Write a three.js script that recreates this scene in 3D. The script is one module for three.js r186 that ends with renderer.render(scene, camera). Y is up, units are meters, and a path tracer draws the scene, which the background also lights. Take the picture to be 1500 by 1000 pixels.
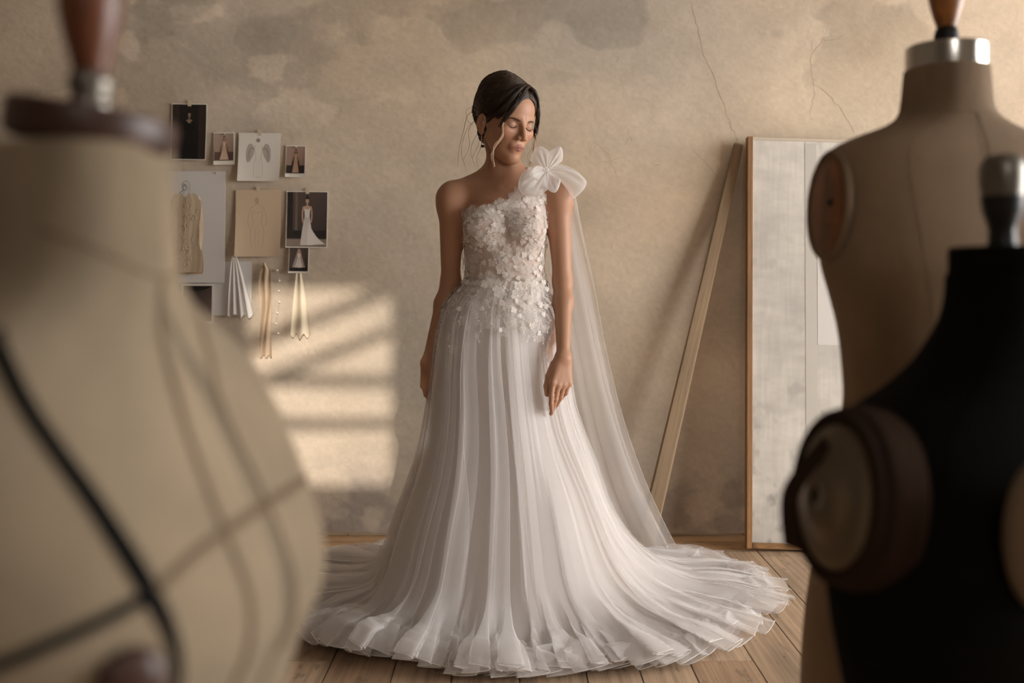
import * as THREE from 'three';
import { RoundedBoxGeometry } from 'three/addons/geometries/RoundedBoxGeometry.js';
import { mergeGeometries } from 'three/addons/utils/BufferGeometryUtils.js';
import { RectAreaLightUniformsLib } from 'three/addons/lights/RectAreaLightUniformsLib.js';

// ---------------------------------------------------------------- camera, light, exposure
const V = (x, y, z) => new THREE.Vector3(x, y, z);
const FOCAL = 1458, HORIZON = 420, EYE = 1.067;            // pixels, pixels, metres
const scene = new THREE.Scene();
const camera = new THREE.PerspectiveCamera(2 * Math.atan(500 / FOCAL) * 180 / Math.PI, 1.5, 0.05, 60);
camera.position.set(0, EYE, 0);
camera.lookAt(0, EYE, -1);
camera.setViewOffset(1500, 1000, 0, 500 - HORIZON, 1500, 1000);   // lens shift keeps the verticals upright
camera.focus = 3.2; camera.userData.fStop = 2.5;
const WALL_Z = -4.28, BACK_Z = 2.6, ROOM_X = 3.2, ROOM_R = 5.2, ROOM_H = 3.5;

scene.background = new THREE.Color(0.55, 0.62, 0.7);
const sun = new THREE.DirectionalLight(new THREE.Color(1, 0.92, 0.82), 3.5);
sun.target.position.set(-0.77, 0.7, WALL_Z);
sun.position.set(-0.77 + 0.2 * 12, 0.7 + 0.3 * 12, WALL_Z + 12);
sun.castShadow = true; sun.shadow.radius = 1.25; sun.shadow.mapSize.set(2048, 2048);
Object.assign(sun.shadow.camera, { left: -4, right: 4, top: 4, bottom: -4, near: 0.1, far: 30 });
sun.name = 'sun'; sun.target.name = 'sun_target';
scene.add(sun, sun.target);
RectAreaLightUniformsLib.init();
function daylight(x, y, z, w, h, tx, ty, tz, color, power) {
  const l = new THREE.RectAreaLight(color, power, w, h);
  l.position.set(x, y, z); l.lookAt(tx, ty, tz); l.name = 'window_daylight'; l.castShadow = true;
  scene.add(l);
}
// daylight in the opening of the tall side window, and in the high window behind the camera
daylight(ROOM_R - 0.02, 1.75, -1.75, 4.2, 2.2, 0, 1.75, -1.75, new THREE.Color(1, 0.995, 0.98), 12.4);
daylight(0.58, 2.74, BACK_Z - 0.02, 0.62, 0.86, 0.58, 2.0, -2, new THREE.Color(1, 0.975, 0.93), 9);

const renderer = new THREE.WebGLRenderer({ antialias: true });
renderer.toneMapping = THREE.LinearToneMapping;
renderer.toneMappingExposure = 1.0;
renderer.shadowMap.enabled = true;

// ---------------------------------------------------------------- helpers
let seedState = 7;
const rnd = () => { seedState = (seedState + 0x6d2b79f5) | 0; let t = Math.imul(seedState ^ (seedState >>> 15), 1 | seedState); t = (t + Math.imul(t ^ (t >>> 7), 61 | t)) ^ t; return ((t ^ (t >>> 14)) >>> 0) / 4294967296; };
const rr = (a, b) => a + (b - a) * rnd();
const clamp = (x, a = 0, b = 1) => (x < a ? a : x > b ? b : x);
const lerp = (a, b, t) => a + (b - a) * t;
const sstep = (a, b, x) => { const t = clamp((x - a) / (b - a)); return t * t * (3 - 2 * t); };
const hash = (x, y) => { let h = Math.imul(x | 0, 374761393) + Math.imul(y | 0, 668265263); h = Math.imul(h ^ (h >>> 13), 1274126177); return ((h ^ (h >>> 16)) >>> 0) / 4294967296; };
function vnoise(x, y) {
  const ix = Math.floor(x), iy = Math.floor(y), fx = x - ix, fy = y - iy, u = fx * fx * (3 - 2 * fx), v = fy * fy * (3 - 2 * fy);
  return lerp(lerp(hash(ix, iy), hash(ix + 1, iy), u), lerp(hash(ix, iy + 1), hash(ix + 1, iy + 1), u), v);
}
function fbm(x, y, n = 4) { let s = 0, a = 0.5, t = 0; for (let i = 0; i < n; i++) { s += a * vnoise(x, y); t += a; a *= 0.5; x = x * 2.03 + 17.1; y = y * 2.03 + 5.7; } return s / t; }
const names = {};
const numbered = (n) => { const k = (names[n] = (names[n] ?? -1) + 1); return k ? n + '_' + String(k).padStart(3, '0') : n; };
function tag(o, label, category, group, kind) { if (label) o.userData.label = label; if (category) o.userData.category = category; if (group) o.userData.group = group; if (kind) o.userData.kind = kind; return o; }
function thing(name, label, category, pos = [0, 0, 0], turn = 0, group) {
  const o = new THREE.Group(); o.name = numbered(name); o.position.set(...pos); o.rotation.y = turn; scene.add(o);
  return tag(o, label, category, group);
}
function part(name, geo, mat, parent, label) {
  const m = new THREE.Mesh(Array.isArray(geo) ? mergeGeometries(geo.map(plain)) : geo, mat);
  m.name = parent ? name : numbered(name); m.castShadow = m.receiveShadow = true; (parent ?? scene).add(m);
  if (label) m.userData.label = label;
  return m;
}
function plain(g) { if (g.index) g = g.toNonIndexed(); for (const k of Object.keys(g.attributes)) if (!['position', 'normal', 'uv'].includes(k)) g.deleteAttribute(k); if (!g.attributes.uv) g.setAttribute('uv', new THREE.BufferAttribute(new Float32Array(g.attributes.position.count * 2), 2)); return g; }
function struct(name, geo, mat, parent) { const m = part(name, geo, mat, parent); if (!parent) { m.userData.kind = 'structure'; m.name = name; } return m; }
const box = (x0, x1, y0, y1, z0, z1) => new THREE.BoxGeometry(x1 - x0, y1 - y0, z1 - z0).translate((x0 + x1) / 2, (y0 + y1) / 2, (z0 + z1) / 2);
const rbox = (w, h, d, r = 0.004) => new RoundedBoxGeometry(w, h, d, 2, r);
const lin = (r, g, b) => new THREE.Color().setRGB(r / 255, g / 255, b / 255, THREE.SRGBColorSpace);
const std = (color, roughness = 0.8, more = {}) => new THREE.MeshPhysicalMaterial({ color, roughness, side: THREE.DoubleSide, ...more });
// world point seen at a pixel of the photograph, d metres in front of the camera
const at = (px, py, d) => V((px - 750) * d / FOCAL, EYE - (py - HORIZON) * d / FOCAL, -d);
function canvas(w, h, draw) { const c = document.createElement('canvas'); c.width = w; c.height = h; draw(c.getContext('2d'), w, h); return c; }
function canvasTexture(c, srgb = true) { const t = new THREE.CanvasTexture(c); if (srgb) t.colorSpace = THREE.SRGBColorSpace; t.wrapS = t.wrapT = THREE.RepeatWrapping; t.anisotropy = 8; return t; }
function pixelTexture(w, h, f, srgb = true) {
  const data = new Uint8Array(w * h * 4);
  for (let y = 0; y < h; y++) for (let x = 0; x < w; x++) { const c = f(x, y), i = (y * w + x) * 4; data[i] = clamp(c[0], 0, 255); data[i + 1] = clamp(c[1], 0, 255); data[i + 2] = clamp(c[2], 0, 255); data[i + 3] = 255; }
  const t = new THREE.DataTexture(data, w, h); t.magFilter = THREE.LinearFilter; t.minFilter = THREE.LinearMipmapLinearFilter; t.generateMipmaps = true; t.wrapS = t.wrapT = THREE.RepeatWrapping;
  if (srgb) t.colorSpace = THREE.SRGBColorSpace; t.needsUpdate = true; return t;
}
// parametric grid, f(u, v) -> [x, y, z]; closed in u if wrap
function grid(nu, nv, f, wrap = false) {
  const p = [], uv = [], ix = [], cols = wrap ? nu : nu + 1;
  for (let j = 0; j <= nv; j++) for (let i = 0; i < cols; i++) { const q = f(i / nu, j / nv); p.push(q[0], q[1], q[2]); uv.push(i / nu, j / nv); }
  for (let j = 0; j < nv; j++) for (let i = 0; i < nu; i++) { const a = j * cols + i, b = j * cols + (i + 1) % cols, c = a + cols, d = b + cols; ix.push(a, c, b, b, c, d); }
  const g = new THREE.BufferGeometry();
  g.setAttribute('position', new THREE.Float32BufferAttribute(p, 3)); g.setAttribute('uv', new THREE.Float32BufferAttribute(uv, 2)); g.setIndex(ix); g.computeVertexNormals();
  return g;
}
// tube along points whose radius follows rf(t); flat squashes it
function tube(points, rf, seg = 24, sides = 6, closed = false) {
  const curve = points.isCurve ? points : new THREE.CatmullRomCurve3(points, closed, 'centripetal');
  const fr = curve.computeFrenetFrames(seg, closed), P = new THREE.Vector3();
  const pos = [], uv = [], ix = [];
  for (let j = 0; j <= seg; j++) {
    curve.getPointAt(j / seg, P); const N = fr.normals[j], B = fr.binormals[j], r = typeof rf === 'function' ? rf(j / seg) : rf;
    for (let i = 0; i <= sides; i++) { const a = i / sides * 2 * Math.PI, c = Math.cos(a) * r, s = Math.sin(a) * r; pos.push(P.x + N.x * c + B.x * s, P.y + N.y * c + B.y * s, P.z + N.z * c + B.z * s); uv.push(i / sides, j / seg); }
  }
  const w = sides + 1;
  for (let j = 0; j < seg; j++) for (let i = 0; i < sides; i++) { const a = j * w + i; ix.push(a, a + 1, a + w, a + 1, a + w + 1, a + w); }
  const g = new THREE.BufferGeometry();
  g.setAttribute('position', new THREE.Float32BufferAttribute(pos, 3)); g.setAttribute('uv', new THREE.Float32BufferAttribute(uv, 2)); g.setIndex(ix); g.computeVertexNormals();
  return g;
}
const lathe = (pts, seg = 48) => new THREE.LatheGeometry(pts.map(([r, y]) => new THREE.Vector2(r, y)), seg);
// surface of f = 0 by naive surface nets; normals from the gradient of f
function surfaceNets(f, lo, hi, cell, keep, paint) {
  const n = [0, 1, 2].map((k) => Math.ceil((hi[k] - lo[k]) / cell) + 1), [nx, ny, nz] = n, val = new Float32Array(nx * ny * nz);
  for (let k = 0, o = 0; k < nz; k++) for (let j = 0; j < ny; j++) for (let i = 0; i < nx; i++) val[o++] = f(lo[0] + i * cell, lo[1] + j * cell, lo[2] + k * cell);
  const id = new Int32Array(nx * ny * nz).fill(-1), pos = [], ix = [], sy = nx, sz = nx * ny, corner = [0, 1, sy, sy + 1, sz, sz + 1, sz + sy, sz + sy + 1];
  const E = [[0, 1], [2, 3], [4, 5], [6, 7], [0, 2], [1, 3], [4, 6], [5, 7], [0, 4], [1, 5], [2, 6], [3, 7]];
  for (let k = 0; k < nz - 1; k++) for (let j = 0; j < ny - 1; j++) for (let i = 0; i < nx - 1; i++) {
    const o = i + j * sy + k * sz; let m = 0;
    for (let c = 0; c < 8; c++) if (val[o + corner[c]] < 0) m |= 1 << c;
    if (m === 0 || m === 255) continue;
    let x = 0, y = 0, z = 0, cnt = 0;
    for (const [a, b] of E) {
      if (((m >> a) & 1) === ((m >> b) & 1)) continue;
      const va = val[o + corner[a]], vb = val[o + corner[b]], t = va / (va - vb);
      x += lerp(a & 1, b & 1, t); y += lerp((a >> 1) & 1, (b >> 1) & 1, t); z += lerp(a >> 2, b >> 2, t); cnt++;
    }
    id[o] = pos.length / 3; pos.push(lo[0] + (i + x / cnt) * cell, lo[1] + (j + y / cnt) * cell, lo[2] + (k + z / cnt) * cell);
  }
  const ok = (a) => !keep || keep(pos[a * 3], pos[a * 3 + 1], pos[a * 3 + 2]);
  const quad = (a, b, c, d, flip) => { if (a < 0 || b < 0 || c < 0 || d < 0 || !(ok(a) && ok(b) && ok(c) && ok(d))) return; if (flip) ix.push(a, c, b, a, d, c); else ix.push(a, b, c, a, c, d); };
  for (let k = 1; k < nz - 1; k++) for (let j = 1; j < ny - 1; j++) for (let i = 1; i < nx - 1; i++) {
    const o = i + j * sy + k * sz, s = val[o] < 0;
    if (s !== val[o + 1] < 0) quad(id[o - sy - sz], id[o - sz], id[o], id[o - sy], !s);
    if (s !== val[o + sy] < 0) quad(id[o - 1 - sz], id[o - sz], id[o], id[o - 1], s);
    if (s !== val[o + sz] < 0) quad(id[o - 1 - sy], id[o - sy], id[o], id[o - 1], !s);
  }
  const nor = new Float32Array(pos.length), e = cell * 0.6, col = paint && new Float32Array(pos.length);
  for (let i = 0; i < pos.length; i += 3) {
    const x = pos[i], y = pos[i + 1], z = pos[i + 2];
    const gx = f(x + e, y, z) - f(x - e, y, z), gy = f(x, y + e, z) - f(x, y - e, z), gz = f(x, y, z + e) - f(x, y, z - e), l = Math.sqrt(gx * gx + gy * gy + gz * gz) || 1;
    nor[i] = gx / l; nor[i + 1] = gy / l; nor[i + 2] = gz / l;
    if (paint) { const c = paint(x, y, z); col[i] = c[0]; col[i + 1] = c[1]; col[i + 2] = c[2]; }
  }
  const g = new THREE.BufferGeometry();
  g.setAttribute('position', new THREE.Float32BufferAttribute(pos, 3)); g.setAttribute('normal', new THREE.BufferAttribute(nor, 3)); g.setIndex(ix);
  if (paint) g.setAttribute('color', new THREE.BufferAttribute(col, 3));
  return g;
}
const ell = (x, y, z, cx, cy, cz, a, b, c) => { x = (x - cx) / a; y = (y - cy) / b; z = (z - cz) / c; const k0 = Math.sqrt(x * x + y * y + z * z); x /= a; y /= b; z /= c; const k1 = Math.sqrt(x * x + y * y + z * z); return k1 < 1e-6 ? -Math.min(a, b, c) : k0 * (k0 - 1) / k1; };
const cone = (x, y, z, A, B, ra, rb) => { const bx = B[0] - A[0], by = B[1] - A[1], bz = B[2] - A[2]; x -= A[0]; y -= A[1]; z -= A[2]; const h = clamp((x * bx + y * by + z * bz) / (bx * bx + by * by + bz * bz)); x -= bx * h; y -= by * h; z -= bz * h; return Math.sqrt(x * x + y * y + z * z) - (ra + (rb - ra) * h); };
const smin = (a, b, k) => { const h = Math.max(k - Math.abs(a - b), 0) / k; return Math.min(a, b) - h * h * k / 4; };
const smax = (a, b, k) => -smin(-a, -b, k);
// ---------------------------------------------------------------- the room
const wallColor = pixelTexture(2048, 1120, (x, y) => {
  const u = x / 320, v = y / 320;                                     // metres
  const broad = fbm(u * 0.8 + 3, v * 0.9 + 1, 4), mid = fbm(u * 3.1 + broad * 2, v * 4.3, 4), fine = fbm(u * 60, v * 60, 3), grit = hash(x, y);
  let k = 1 + (broad - 0.5) * 0.2 + (mid - 0.5) * 0.19 + (fine - 0.5) * 0.07 + (grit - 0.5) * 0.03;
  const warm = (fbm(u * 1.1 + 40, v * 1.4 + 9, 4) - 0.5) * 20;
  const old = sstep(0.53, 0.6, fbm(u * 1.7 + 11, v * 2.6 + 31, 5)) * sstep(1.7, 2.3, v);   // patches where the finish coat has worn off
  k *= 1 - old * 0.11;
  const pale = sstep(0.56, 0.64, fbm(u * 3.2 + 71, v * 4.4 + 13, 5)) * sstep(1.6, 2.0, v) * sstep(3.1, 2.4, u);      // pale trowel marks
  k *= 1 + pale * 0.13;
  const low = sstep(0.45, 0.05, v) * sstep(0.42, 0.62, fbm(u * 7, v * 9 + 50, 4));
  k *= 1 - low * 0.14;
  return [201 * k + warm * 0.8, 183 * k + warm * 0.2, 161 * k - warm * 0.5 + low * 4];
});
const wallBump = pixelTexture(2048, 1120, (x, y) => {
  const u = x / 320, v = y / 320, a = fbm(u * 3, v * 4 + 7, 4), b = fbm(u * 14 + a * 3, v * 18, 4), c = fbm(u * 60, v * 60, 2);
  const edge = sstep(0.53, 0.57, fbm(u * 1.7 + 11, v * 2.6 + 31, 5));
  const pit = sstep(0.72, 0.8, fbm(u * 22 + 9, v * 22 + 3, 3));
  const h = 128 + (a - 0.5) * 90 + (b - 0.5) * 85 + (c - 0.5) * 22 - edge * 22 - pit * 14;
  return [h, h, h];
}, false);
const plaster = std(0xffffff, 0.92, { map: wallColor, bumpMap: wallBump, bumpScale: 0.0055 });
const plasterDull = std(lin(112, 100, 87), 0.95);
const wall = grid(1, 1, (u, v) => [-ROOM_X + u * (ROOM_X + ROOM_R), v * ROOM_H, WALL_Z]);
{ const uv = wall.attributes.uv; for (let i = 0; i < uv.count; i++) uv.setX(i, uv.getX(i) * (ROOM_X + ROOM_R) / (2 * ROOM_X)); }
{ const n = wall.attributes.normal; for (let i = 0; i < 4; i++) n.setXYZ(i, 0, 0, 1); const ix = wall.index.array; for (let i = 0; i < 6; i += 3) { const t = ix[i + 1]; ix[i + 1] = ix[i + 2]; ix[i + 2] = t; } }
const wallBack = struct('wall_back', box(-ROOM_X - 0.2, ROOM_R + 0.2, -0.1, ROOM_H + 0.1, WALL_Z - 0.25, WALL_Z - 0.002), plasterDull);
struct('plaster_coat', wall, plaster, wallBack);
// hairline cracks and flaked spots that stand in the plaster
const crackMat = std(lin(162, 143, 121), 1), flakeMat = std(lin(176, 150, 120), 1);
const crackGeo = [], THIN = 0.42;
function crack(points, width, wander = 0.012) {
  const pts = [];
  for (let i = 0; i < points.length - 1; i++) { const a = at(...points[i], -WALL_Z), b = at(...points[i + 1], -WALL_Z), n = Math.max(2, Math.round(a.distanceTo(b) / 0.02)); for (let k = 0; k < n; k++) pts.push(V(lerp(a.x, b.x, k / n) + rr(-1, 1) * wander * 0.5, lerp(a.y, b.y, k / n) + rr(-1, 1) * wander * 0.5, WALL_Z)); }
  pts.push(at(...points.at(-1), -WALL_Z));
  const pos = [], ix = [];
  pts.forEach((p, i) => { const q = pts[Math.min(i + 1, pts.length - 1)], o = pts[Math.max(i - 1, 0)], dx = q.x - o.x, dy = q.y - o.y, l = Math.hypot(dx, dy) || 1, w = width * THIN * rr(0.3, 1.2) * (i === 0 || i === pts.length - 1 ? 0.2 : 1); pos.push(p.x - dy / l * w, p.y + dx / l * w, WALL_Z + 0.0004, p.x, p.y, WALL_Z + 0.0002, p.x + dy / l * w, p.y - dx / l * w, WALL_Z + 0.0004); if (i) { const a = (i - 1) * 3; ix.push(a, a + 3, a + 1, a + 1, a + 3, a + 4, a + 1, a + 4, a + 2, a + 2, a + 4, a + 5); } });
  const g = new THREE.BufferGeometry(); g.setAttribute('position', new THREE.Float32BufferAttribute(pos, 3)); g.setIndex(ix); g.computeVertexNormals(); crackGeo.push(g);
}
crack([[1010, 0], [1022, 40], [1032, 82], [1050, 125], [1066, 170], [1081, 212]], 0.0022);
crack([[1190, 60], [1188, 90], [1192, 140], [1186, 170]], 0.002);
crack([[1188, 120], [1215, 140], [1235, 165], [1252, 195]], 0.002);
crack([[1205, 58], [1222, 60], [1240, 50]], 0.002);
crack([[1188, 80], [1205, 60], [1212, 40]], 0.002);
crack([[1085, 165], [1100, 170]], 0.0015);
crack([[912, 215], [922, 200], [920, 190]], 0.0016); crack([[880, 238], [915, 230]], 0.0016);
crack([[868, 205], [890, 225], [905, 260]], 0.0014); crack([[1010, 215], [1040, 245], [1055, 262]], 0.0014);
crack([[480, 720], [510, 740], [516, 778]], 0.0024, 0.03); crack([[455, 735], [462, 760]], 0.0024, 0.02); crack([[530, 735], [560, 748]], 0.002, 0.02);
for (let i = 0; i < 34; i++) { const x = rr(420, 1000), y = rnd() < 0.55 ? rr(640, 775) : rr(20, 620), a = rr(0, 6.3), l = rr(5, 16); crack([[x, y], [x + Math.cos(a) * l, y + Math.sin(a) * l]], rr(0.0008, 0.002), 0.01); }
part('crack', crackGeo, crackMat, wallBack);

// floor: planks running towards the wall, two boards along it
struct('subfloor', box(-ROOM_X - 0.2, ROOM_R + 0.2, -0.16, -0.03, WALL_Z - 0.2, BACK_Z + 0.2), std(lin(30, 20, 13), 1)).name = 'floor';
const floorNode = scene.getObjectByName('floor');
function woodTexture(seed, base, contrast, w = 128, h = 1024) {
  return pixelTexture(w, h, (x, y) => {
    const u = x / w, v = y / h, bend = fbm(u * 2 + seed, v * 3 + seed * 3, 3) * 3, ring = fbm(u * 22 + bend * 2 + seed, v * 2.2 + seed, 3), fib = fbm(u * 90 + seed, v * 9, 2), blot = fbm(u * 2.3 + seed * 7, v * 7 + 4, 4), scuff = sstep(0.66, 0.8, fbm(u * 9 + seed, v * 40 + seed, 3));
    const k = 1 + (ring - 0.5) * contrast + (fib - 0.5) * contrast * 0.5 + (blot - 0.5) * contrast * 1.1 - scuff * contrast * 0.45;
    const e = 1 - 0.25 * (sstep(0.03, 0, u) + sstep(0.97, 1, u));
    return [base[0] * k * e, base[1] * k * e, base[2] * k * e];
  });
}
const plankMats = [[1.3, [182, 154, 127]], [5.1, [172, 145, 118]], [9.7, [188, 160, 132]], [14.2, [168, 138, 110]]].map(([s, c]) => std(0xffffff, 0.62, { map: woodTexture(s, c, 0.32) }));
const plankGeo = (w, l) => { const g = rbox(w - 0.002, 0.03, l - 0.002, 0.002); const p = g.attributes.position, uv = g.attributes.uv; for (let i = 0; i < p.count; i++) uv.setXY(i, p.getX(i) / w + 0.5, p.getZ(i) / 2.4 + 0.5); return g; };
const BORDER = 0.235, widths = [0.15, 0.165, 0.185], lens = [2.1, 1.55, 2.6, 1.2];
const shared = {}, geoFor = (w, l) => (shared[w + '_' + l] ??= plankGeo(w, l));
let pi = 0;
for (let x = -ROOM_X; x < ROOM_R - 0.02;) {
  let w = widths[Math.floor(rnd() * 3)]; if (x + w > ROOM_R) w = +(ROOM_R - x).toFixed(3);
  let z = WALL_Z + BORDER, k = Math.floor(rnd() * 4);
  while (z < BACK_Z - 0.01) {
    let l = lens[k++ % 4]; if (z + l > BACK_Z) l = +(BACK_Z - z).toFixed(3);
    if (l > 0.02) { const m = part('plank', geoFor(w, l), plankMats[Math.floor(rnd() * 4)], floorNode); m.position.set(x + w / 2, -0.0165 + rr(-0.0007, 0.0012), z + l / 2); m.rotation.z = rr(-0.004, 0.004); }
    z += l;
  }
  x += w; pi++;
}
const edgeMats = [3, 8].map((s) => std(0xffffff, 0.6, { map: woodTexture(s, [186, 150, 112], 0.4) }));
for (let i = 0, x = -ROOM_X; i < 6; i++, x += 1.4) for (let j = 0; j < 2; j++) {
  const m = part('border_plank', geoFor(BORDER / 2, 1.4), edgeMats[(i + j) % 2], floorNode);
  m.rotation.y = Math.PI / 2; m.position.set(x + 0.7, -0.0165, WALL_Z + BORDER / 4 + j * BORDER / 2);
}
// a low lip of old plaster along the foot of the wall
{ const g = []; for (let i = 0; i < 84; i++) { const x = -ROOM_X + i * 0.1, h = rr(0.006, 0.014); g.push(box(x, x + 0.1, 0, h, WALL_Z - 0.001, WALL_Z + rr(0.006, 0.012))); } struct('trim_1', g, std(lin(170, 148, 120), 1)); }

function wallWithHole(name, axis, side, lo, hi, h0, h1) {              // axis 'x': a side wall, 'z': an end wall
  const a0 = axis === 'x' ? WALL_Z : -ROOM_X - 0.2, a1 = axis === 'x' ? BACK_Z : ROOM_R + 0.2, t0 = side > 0 ? (axis === 'x' ? ROOM_R : BACK_Z) : -ROOM_X - 0.25, t1 = t0 + 0.25;
  const b = (p, q, y0, y1) => (axis === 'x' ? box(t0, t1, y0, y1, p, q) : box(p, q, y0, y1, t0, t1));
  struct(name, lo === undefined ? [b(a0, a1, 0, ROOM_H)] : [b(a0, lo, 0, ROOM_H), b(hi, a1, 0, ROOM_H), b(lo, hi, 0, h0), b(lo, hi, h1, ROOM_H)], plasterDull);
}
wallWithHole('wall_left', 'x', -1);
wallWithHole('wall_right', 'x', 1, -3.85, 0.35, 0.65, 2.85);
wallWithHole('wall_front', 'z', 1, -0.65, 1.25, 2.28, 3.2);
struct('ceiling', box(-ROOM_X - 0.25, ROOM_R + 0.25, ROOM_H, ROOM_H + 0.15, WALL_Z - 0.25, BACK_Z + 0.25), std(lin(140, 130, 118), 0.95));
const paint = std(lin(196, 186, 170), 0.6), pane = new THREE.MeshPhysicalMaterial({ color: 0xffffff, roughness: 0.02, transmission: 1, thickness: 0 });
function windowGroup(name) { const g = new THREE.Group(); g.name = name; g.userData.kind = 'structure'; scene.add(g); return g; }
{ const w = windowGroup('window_1'), X = ROOM_R + 0.13, a = -3.85, b = 0.35;
  part('window_frame', [box(X, X + 0.06, 0.65, 0.72, a, b), box(X, X + 0.06, 2.78, 2.85, a, b), box(X, X + 0.06, 0.65, 2.85, a, a + 0.07), box(X, X + 0.06, 0.65, 2.85, b - 0.07, b)], paint, w);
  for (let k = 1; k < 6; k++) { const z = lerp(a, b, k / 6); part('mullion', box(X + 0.005, X + 0.055, 0.72, 2.78, z - 0.025, z + 0.025), paint, w); }
  for (const y of [1.4, 2.1]) part('glazing_bar', box(X + 0.01, X + 0.05, y - 0.015, y + 0.015, a + 0.07, b - 0.07), paint, w);
  part('pane', box(X + 0.028, X + 0.032, 0.72, 2.78, a + 0.07, b - 0.07), pane, w);
  part('window_sill', box(ROOM_R - 0.06, ROOM_R + 0.13, 0.61, 0.65, a - 0.05, b + 0.05), paint, w); }
{ const w = windowGroup('window_2'), Z = BACK_Z + 0.12;
  part('window_frame', [box(-0.65, 1.25, 2.28, 2.31, Z, Z + 0.05), box(-0.65, 1.25, 3.17, 3.2, Z, Z + 0.05), box(-0.65, 0.27, 2.31, 3.17, Z, Z + 0.05), box(0.89, 1.25, 2.31, 3.17, Z, Z + 0.05)], paint, w);   // shuttered at both sides
  for (const y of [2.585, 2.77]) part('glazing_bar', box(0.27, 0.89, y - 0.02, y + 0.02, Z, Z + 0.05), paint, w);
  const s = new THREE.Group(); s.name = 'casement'; s.position.set(0.89, 0, Z + 0.08); s.rotation.y = Math.PI / 3; w.add(s);     // the upper sash, swung outwards
  part('sash_rail', box(-0.9, 0, 3.15, 3.2, -0.02, 0.02), paint, s); part('sash_rail', box(-0.9, 0, 2.98, 3.02, -0.02, 0.02), paint, s); }
// ---------------------------------------------------------------- the bride
const BD = 3.24, bride = thing('person', 'woman in a one-shoulder white tulle wedding gown, head turned down towards her shoulder', 'person', [0, 0, -BD]);
const L = (px, py, z = 0) => [(px - 750) * (BD - z) / FOCAL, EYE - (py - HORIZON) * (BD - z) / FOCAL, z];   // a point of the bride, z towards the camera
const LV = (px, py, z = 0) => V(...L(px, py, z));
const CX = -0.024;
// head frame
const HEAD = [-0.02, 1.599, 0.04], HS = 1.05, headM = new THREE.Matrix4().makeRotationFromEuler(new THREE.Euler(0.27, 0.64, -0.05, 'YXZ')), hm = headM.elements;
const toHead = (x, y, z) => { x -= HEAD[0]; y -= HEAD[1]; z -= HEAD[2]; return [(hm[0] * x + hm[1] * y + hm[2] * z) / HS, (hm[4] * x + hm[5] * y + hm[6] * z) / HS, (hm[8] * x + hm[9] * y + hm[10] * z) / HS]; };
const fromHead = (x, y, z) => V(x, y, z).multiplyScalar(HS).applyMatrix4(headM).add(V(...HEAD));
function headLocal(X, y, z) {
  const x = Math.abs(X);
  let d = ell(X, y, z, 0, 0.036, -0.014, 0.074, 0.08, 0.094);                       // skull
  d = smin(d, ell(X, y, z, 0, -0.03, 0.03, 0.0565, 0.088, 0.06), 0.03);               // face
  d = smin(d, cone(x, y, z, [0.05, -0.052, 0.004], [0.012, -0.101, 0.06], 0.014, 0.015), 0.03);   // jaw
  d = smin(d, ell(X, y, z, 0, -0.1, 0.07, 0.02, 0.017, 0.019), 0.02);              // chin
  d = smin(d, ell(x, y, z, 0.041, -0.024, 0.058, 0.022, 0.019, 0.022), 0.025);        // cheekbone
  d = smin(d, ell(X, y, z, 0, 0.045, 0.05, 0.05, 0.045, 0.037), 0.03);               // forehead
  d = smax(d, -ell(x, y, z, 0.031, -0.001, 0.1, 0.019, 0.0125, 0.016), 0.016);         // eye socket
  d = smin(d, ell(x, y, z, 0.0305, -0.0025, 0.0705, 0.0155, 0.0125, 0.0135), 0.004);   // eyeball under its lid
  d = smin(d, cone(x, y, z, [0.008, 0.015, 0.086], [0.046, 0.02, 0.067], 0.006, 0.006), 0.014);     // brow ridge
  d = smin(d, cone(X, y, z, [0, 0.01, 0.0865], [0, -0.034, 0.1085], 0.0062, 0.0085), 0.012);         // nose
  d = smin(d, ell(x, y, z, 0.0115, -0.0385, 0.097, 0.0075, 0.0072, 0.01), 0.007);      // nostril wing
  d = smax(d, -ell(x, y, z, 0.0062, -0.046, 0.101, 0.0032, 0.003, 0.005), 0.003);
  d = smin(d, ell(X, y, z, 0, -0.067, 0.082, 0.024, 0.017, 0.013), 0.014);             // mouth mound
  d = smin(d, cone(x, y, z, [0.003, -0.063, 0.0918], [0.025, -0.0676, 0.0845], 0.0041, 0.0018), 0.004);   // upper lip
  d = smin(d, cone(x, y, z, [0, -0.0728, 0.0918], [0.0235, -0.069, 0.0848], 0.0052, 0.0022), 0.004);       // lower lip
  const xe = x + 0.28 * (z + 0.004);                                                   // the ear stands a little off the head
  let e = ell(xe, y, z, 0.076, -0.018, -0.014, 0.0075, 0.0285, 0.0165);
  e = smax(e, -ell(xe, y, z, 0.085, -0.014, -0.0125, 0.0085, 0.0205, 0.0115), 0.003);
  e = smin(e, ell(xe, y, z, 0.079, -0.018, -0.003, 0.005, 0.007, 0.004), 0.004);
  e = smin(e, ell(xe, y, z, 0.0755, -0.044, -0.006, 0.0055, 0.009, 0.0075), 0.006);
  return smin(d, e, 0.006);
}
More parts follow.
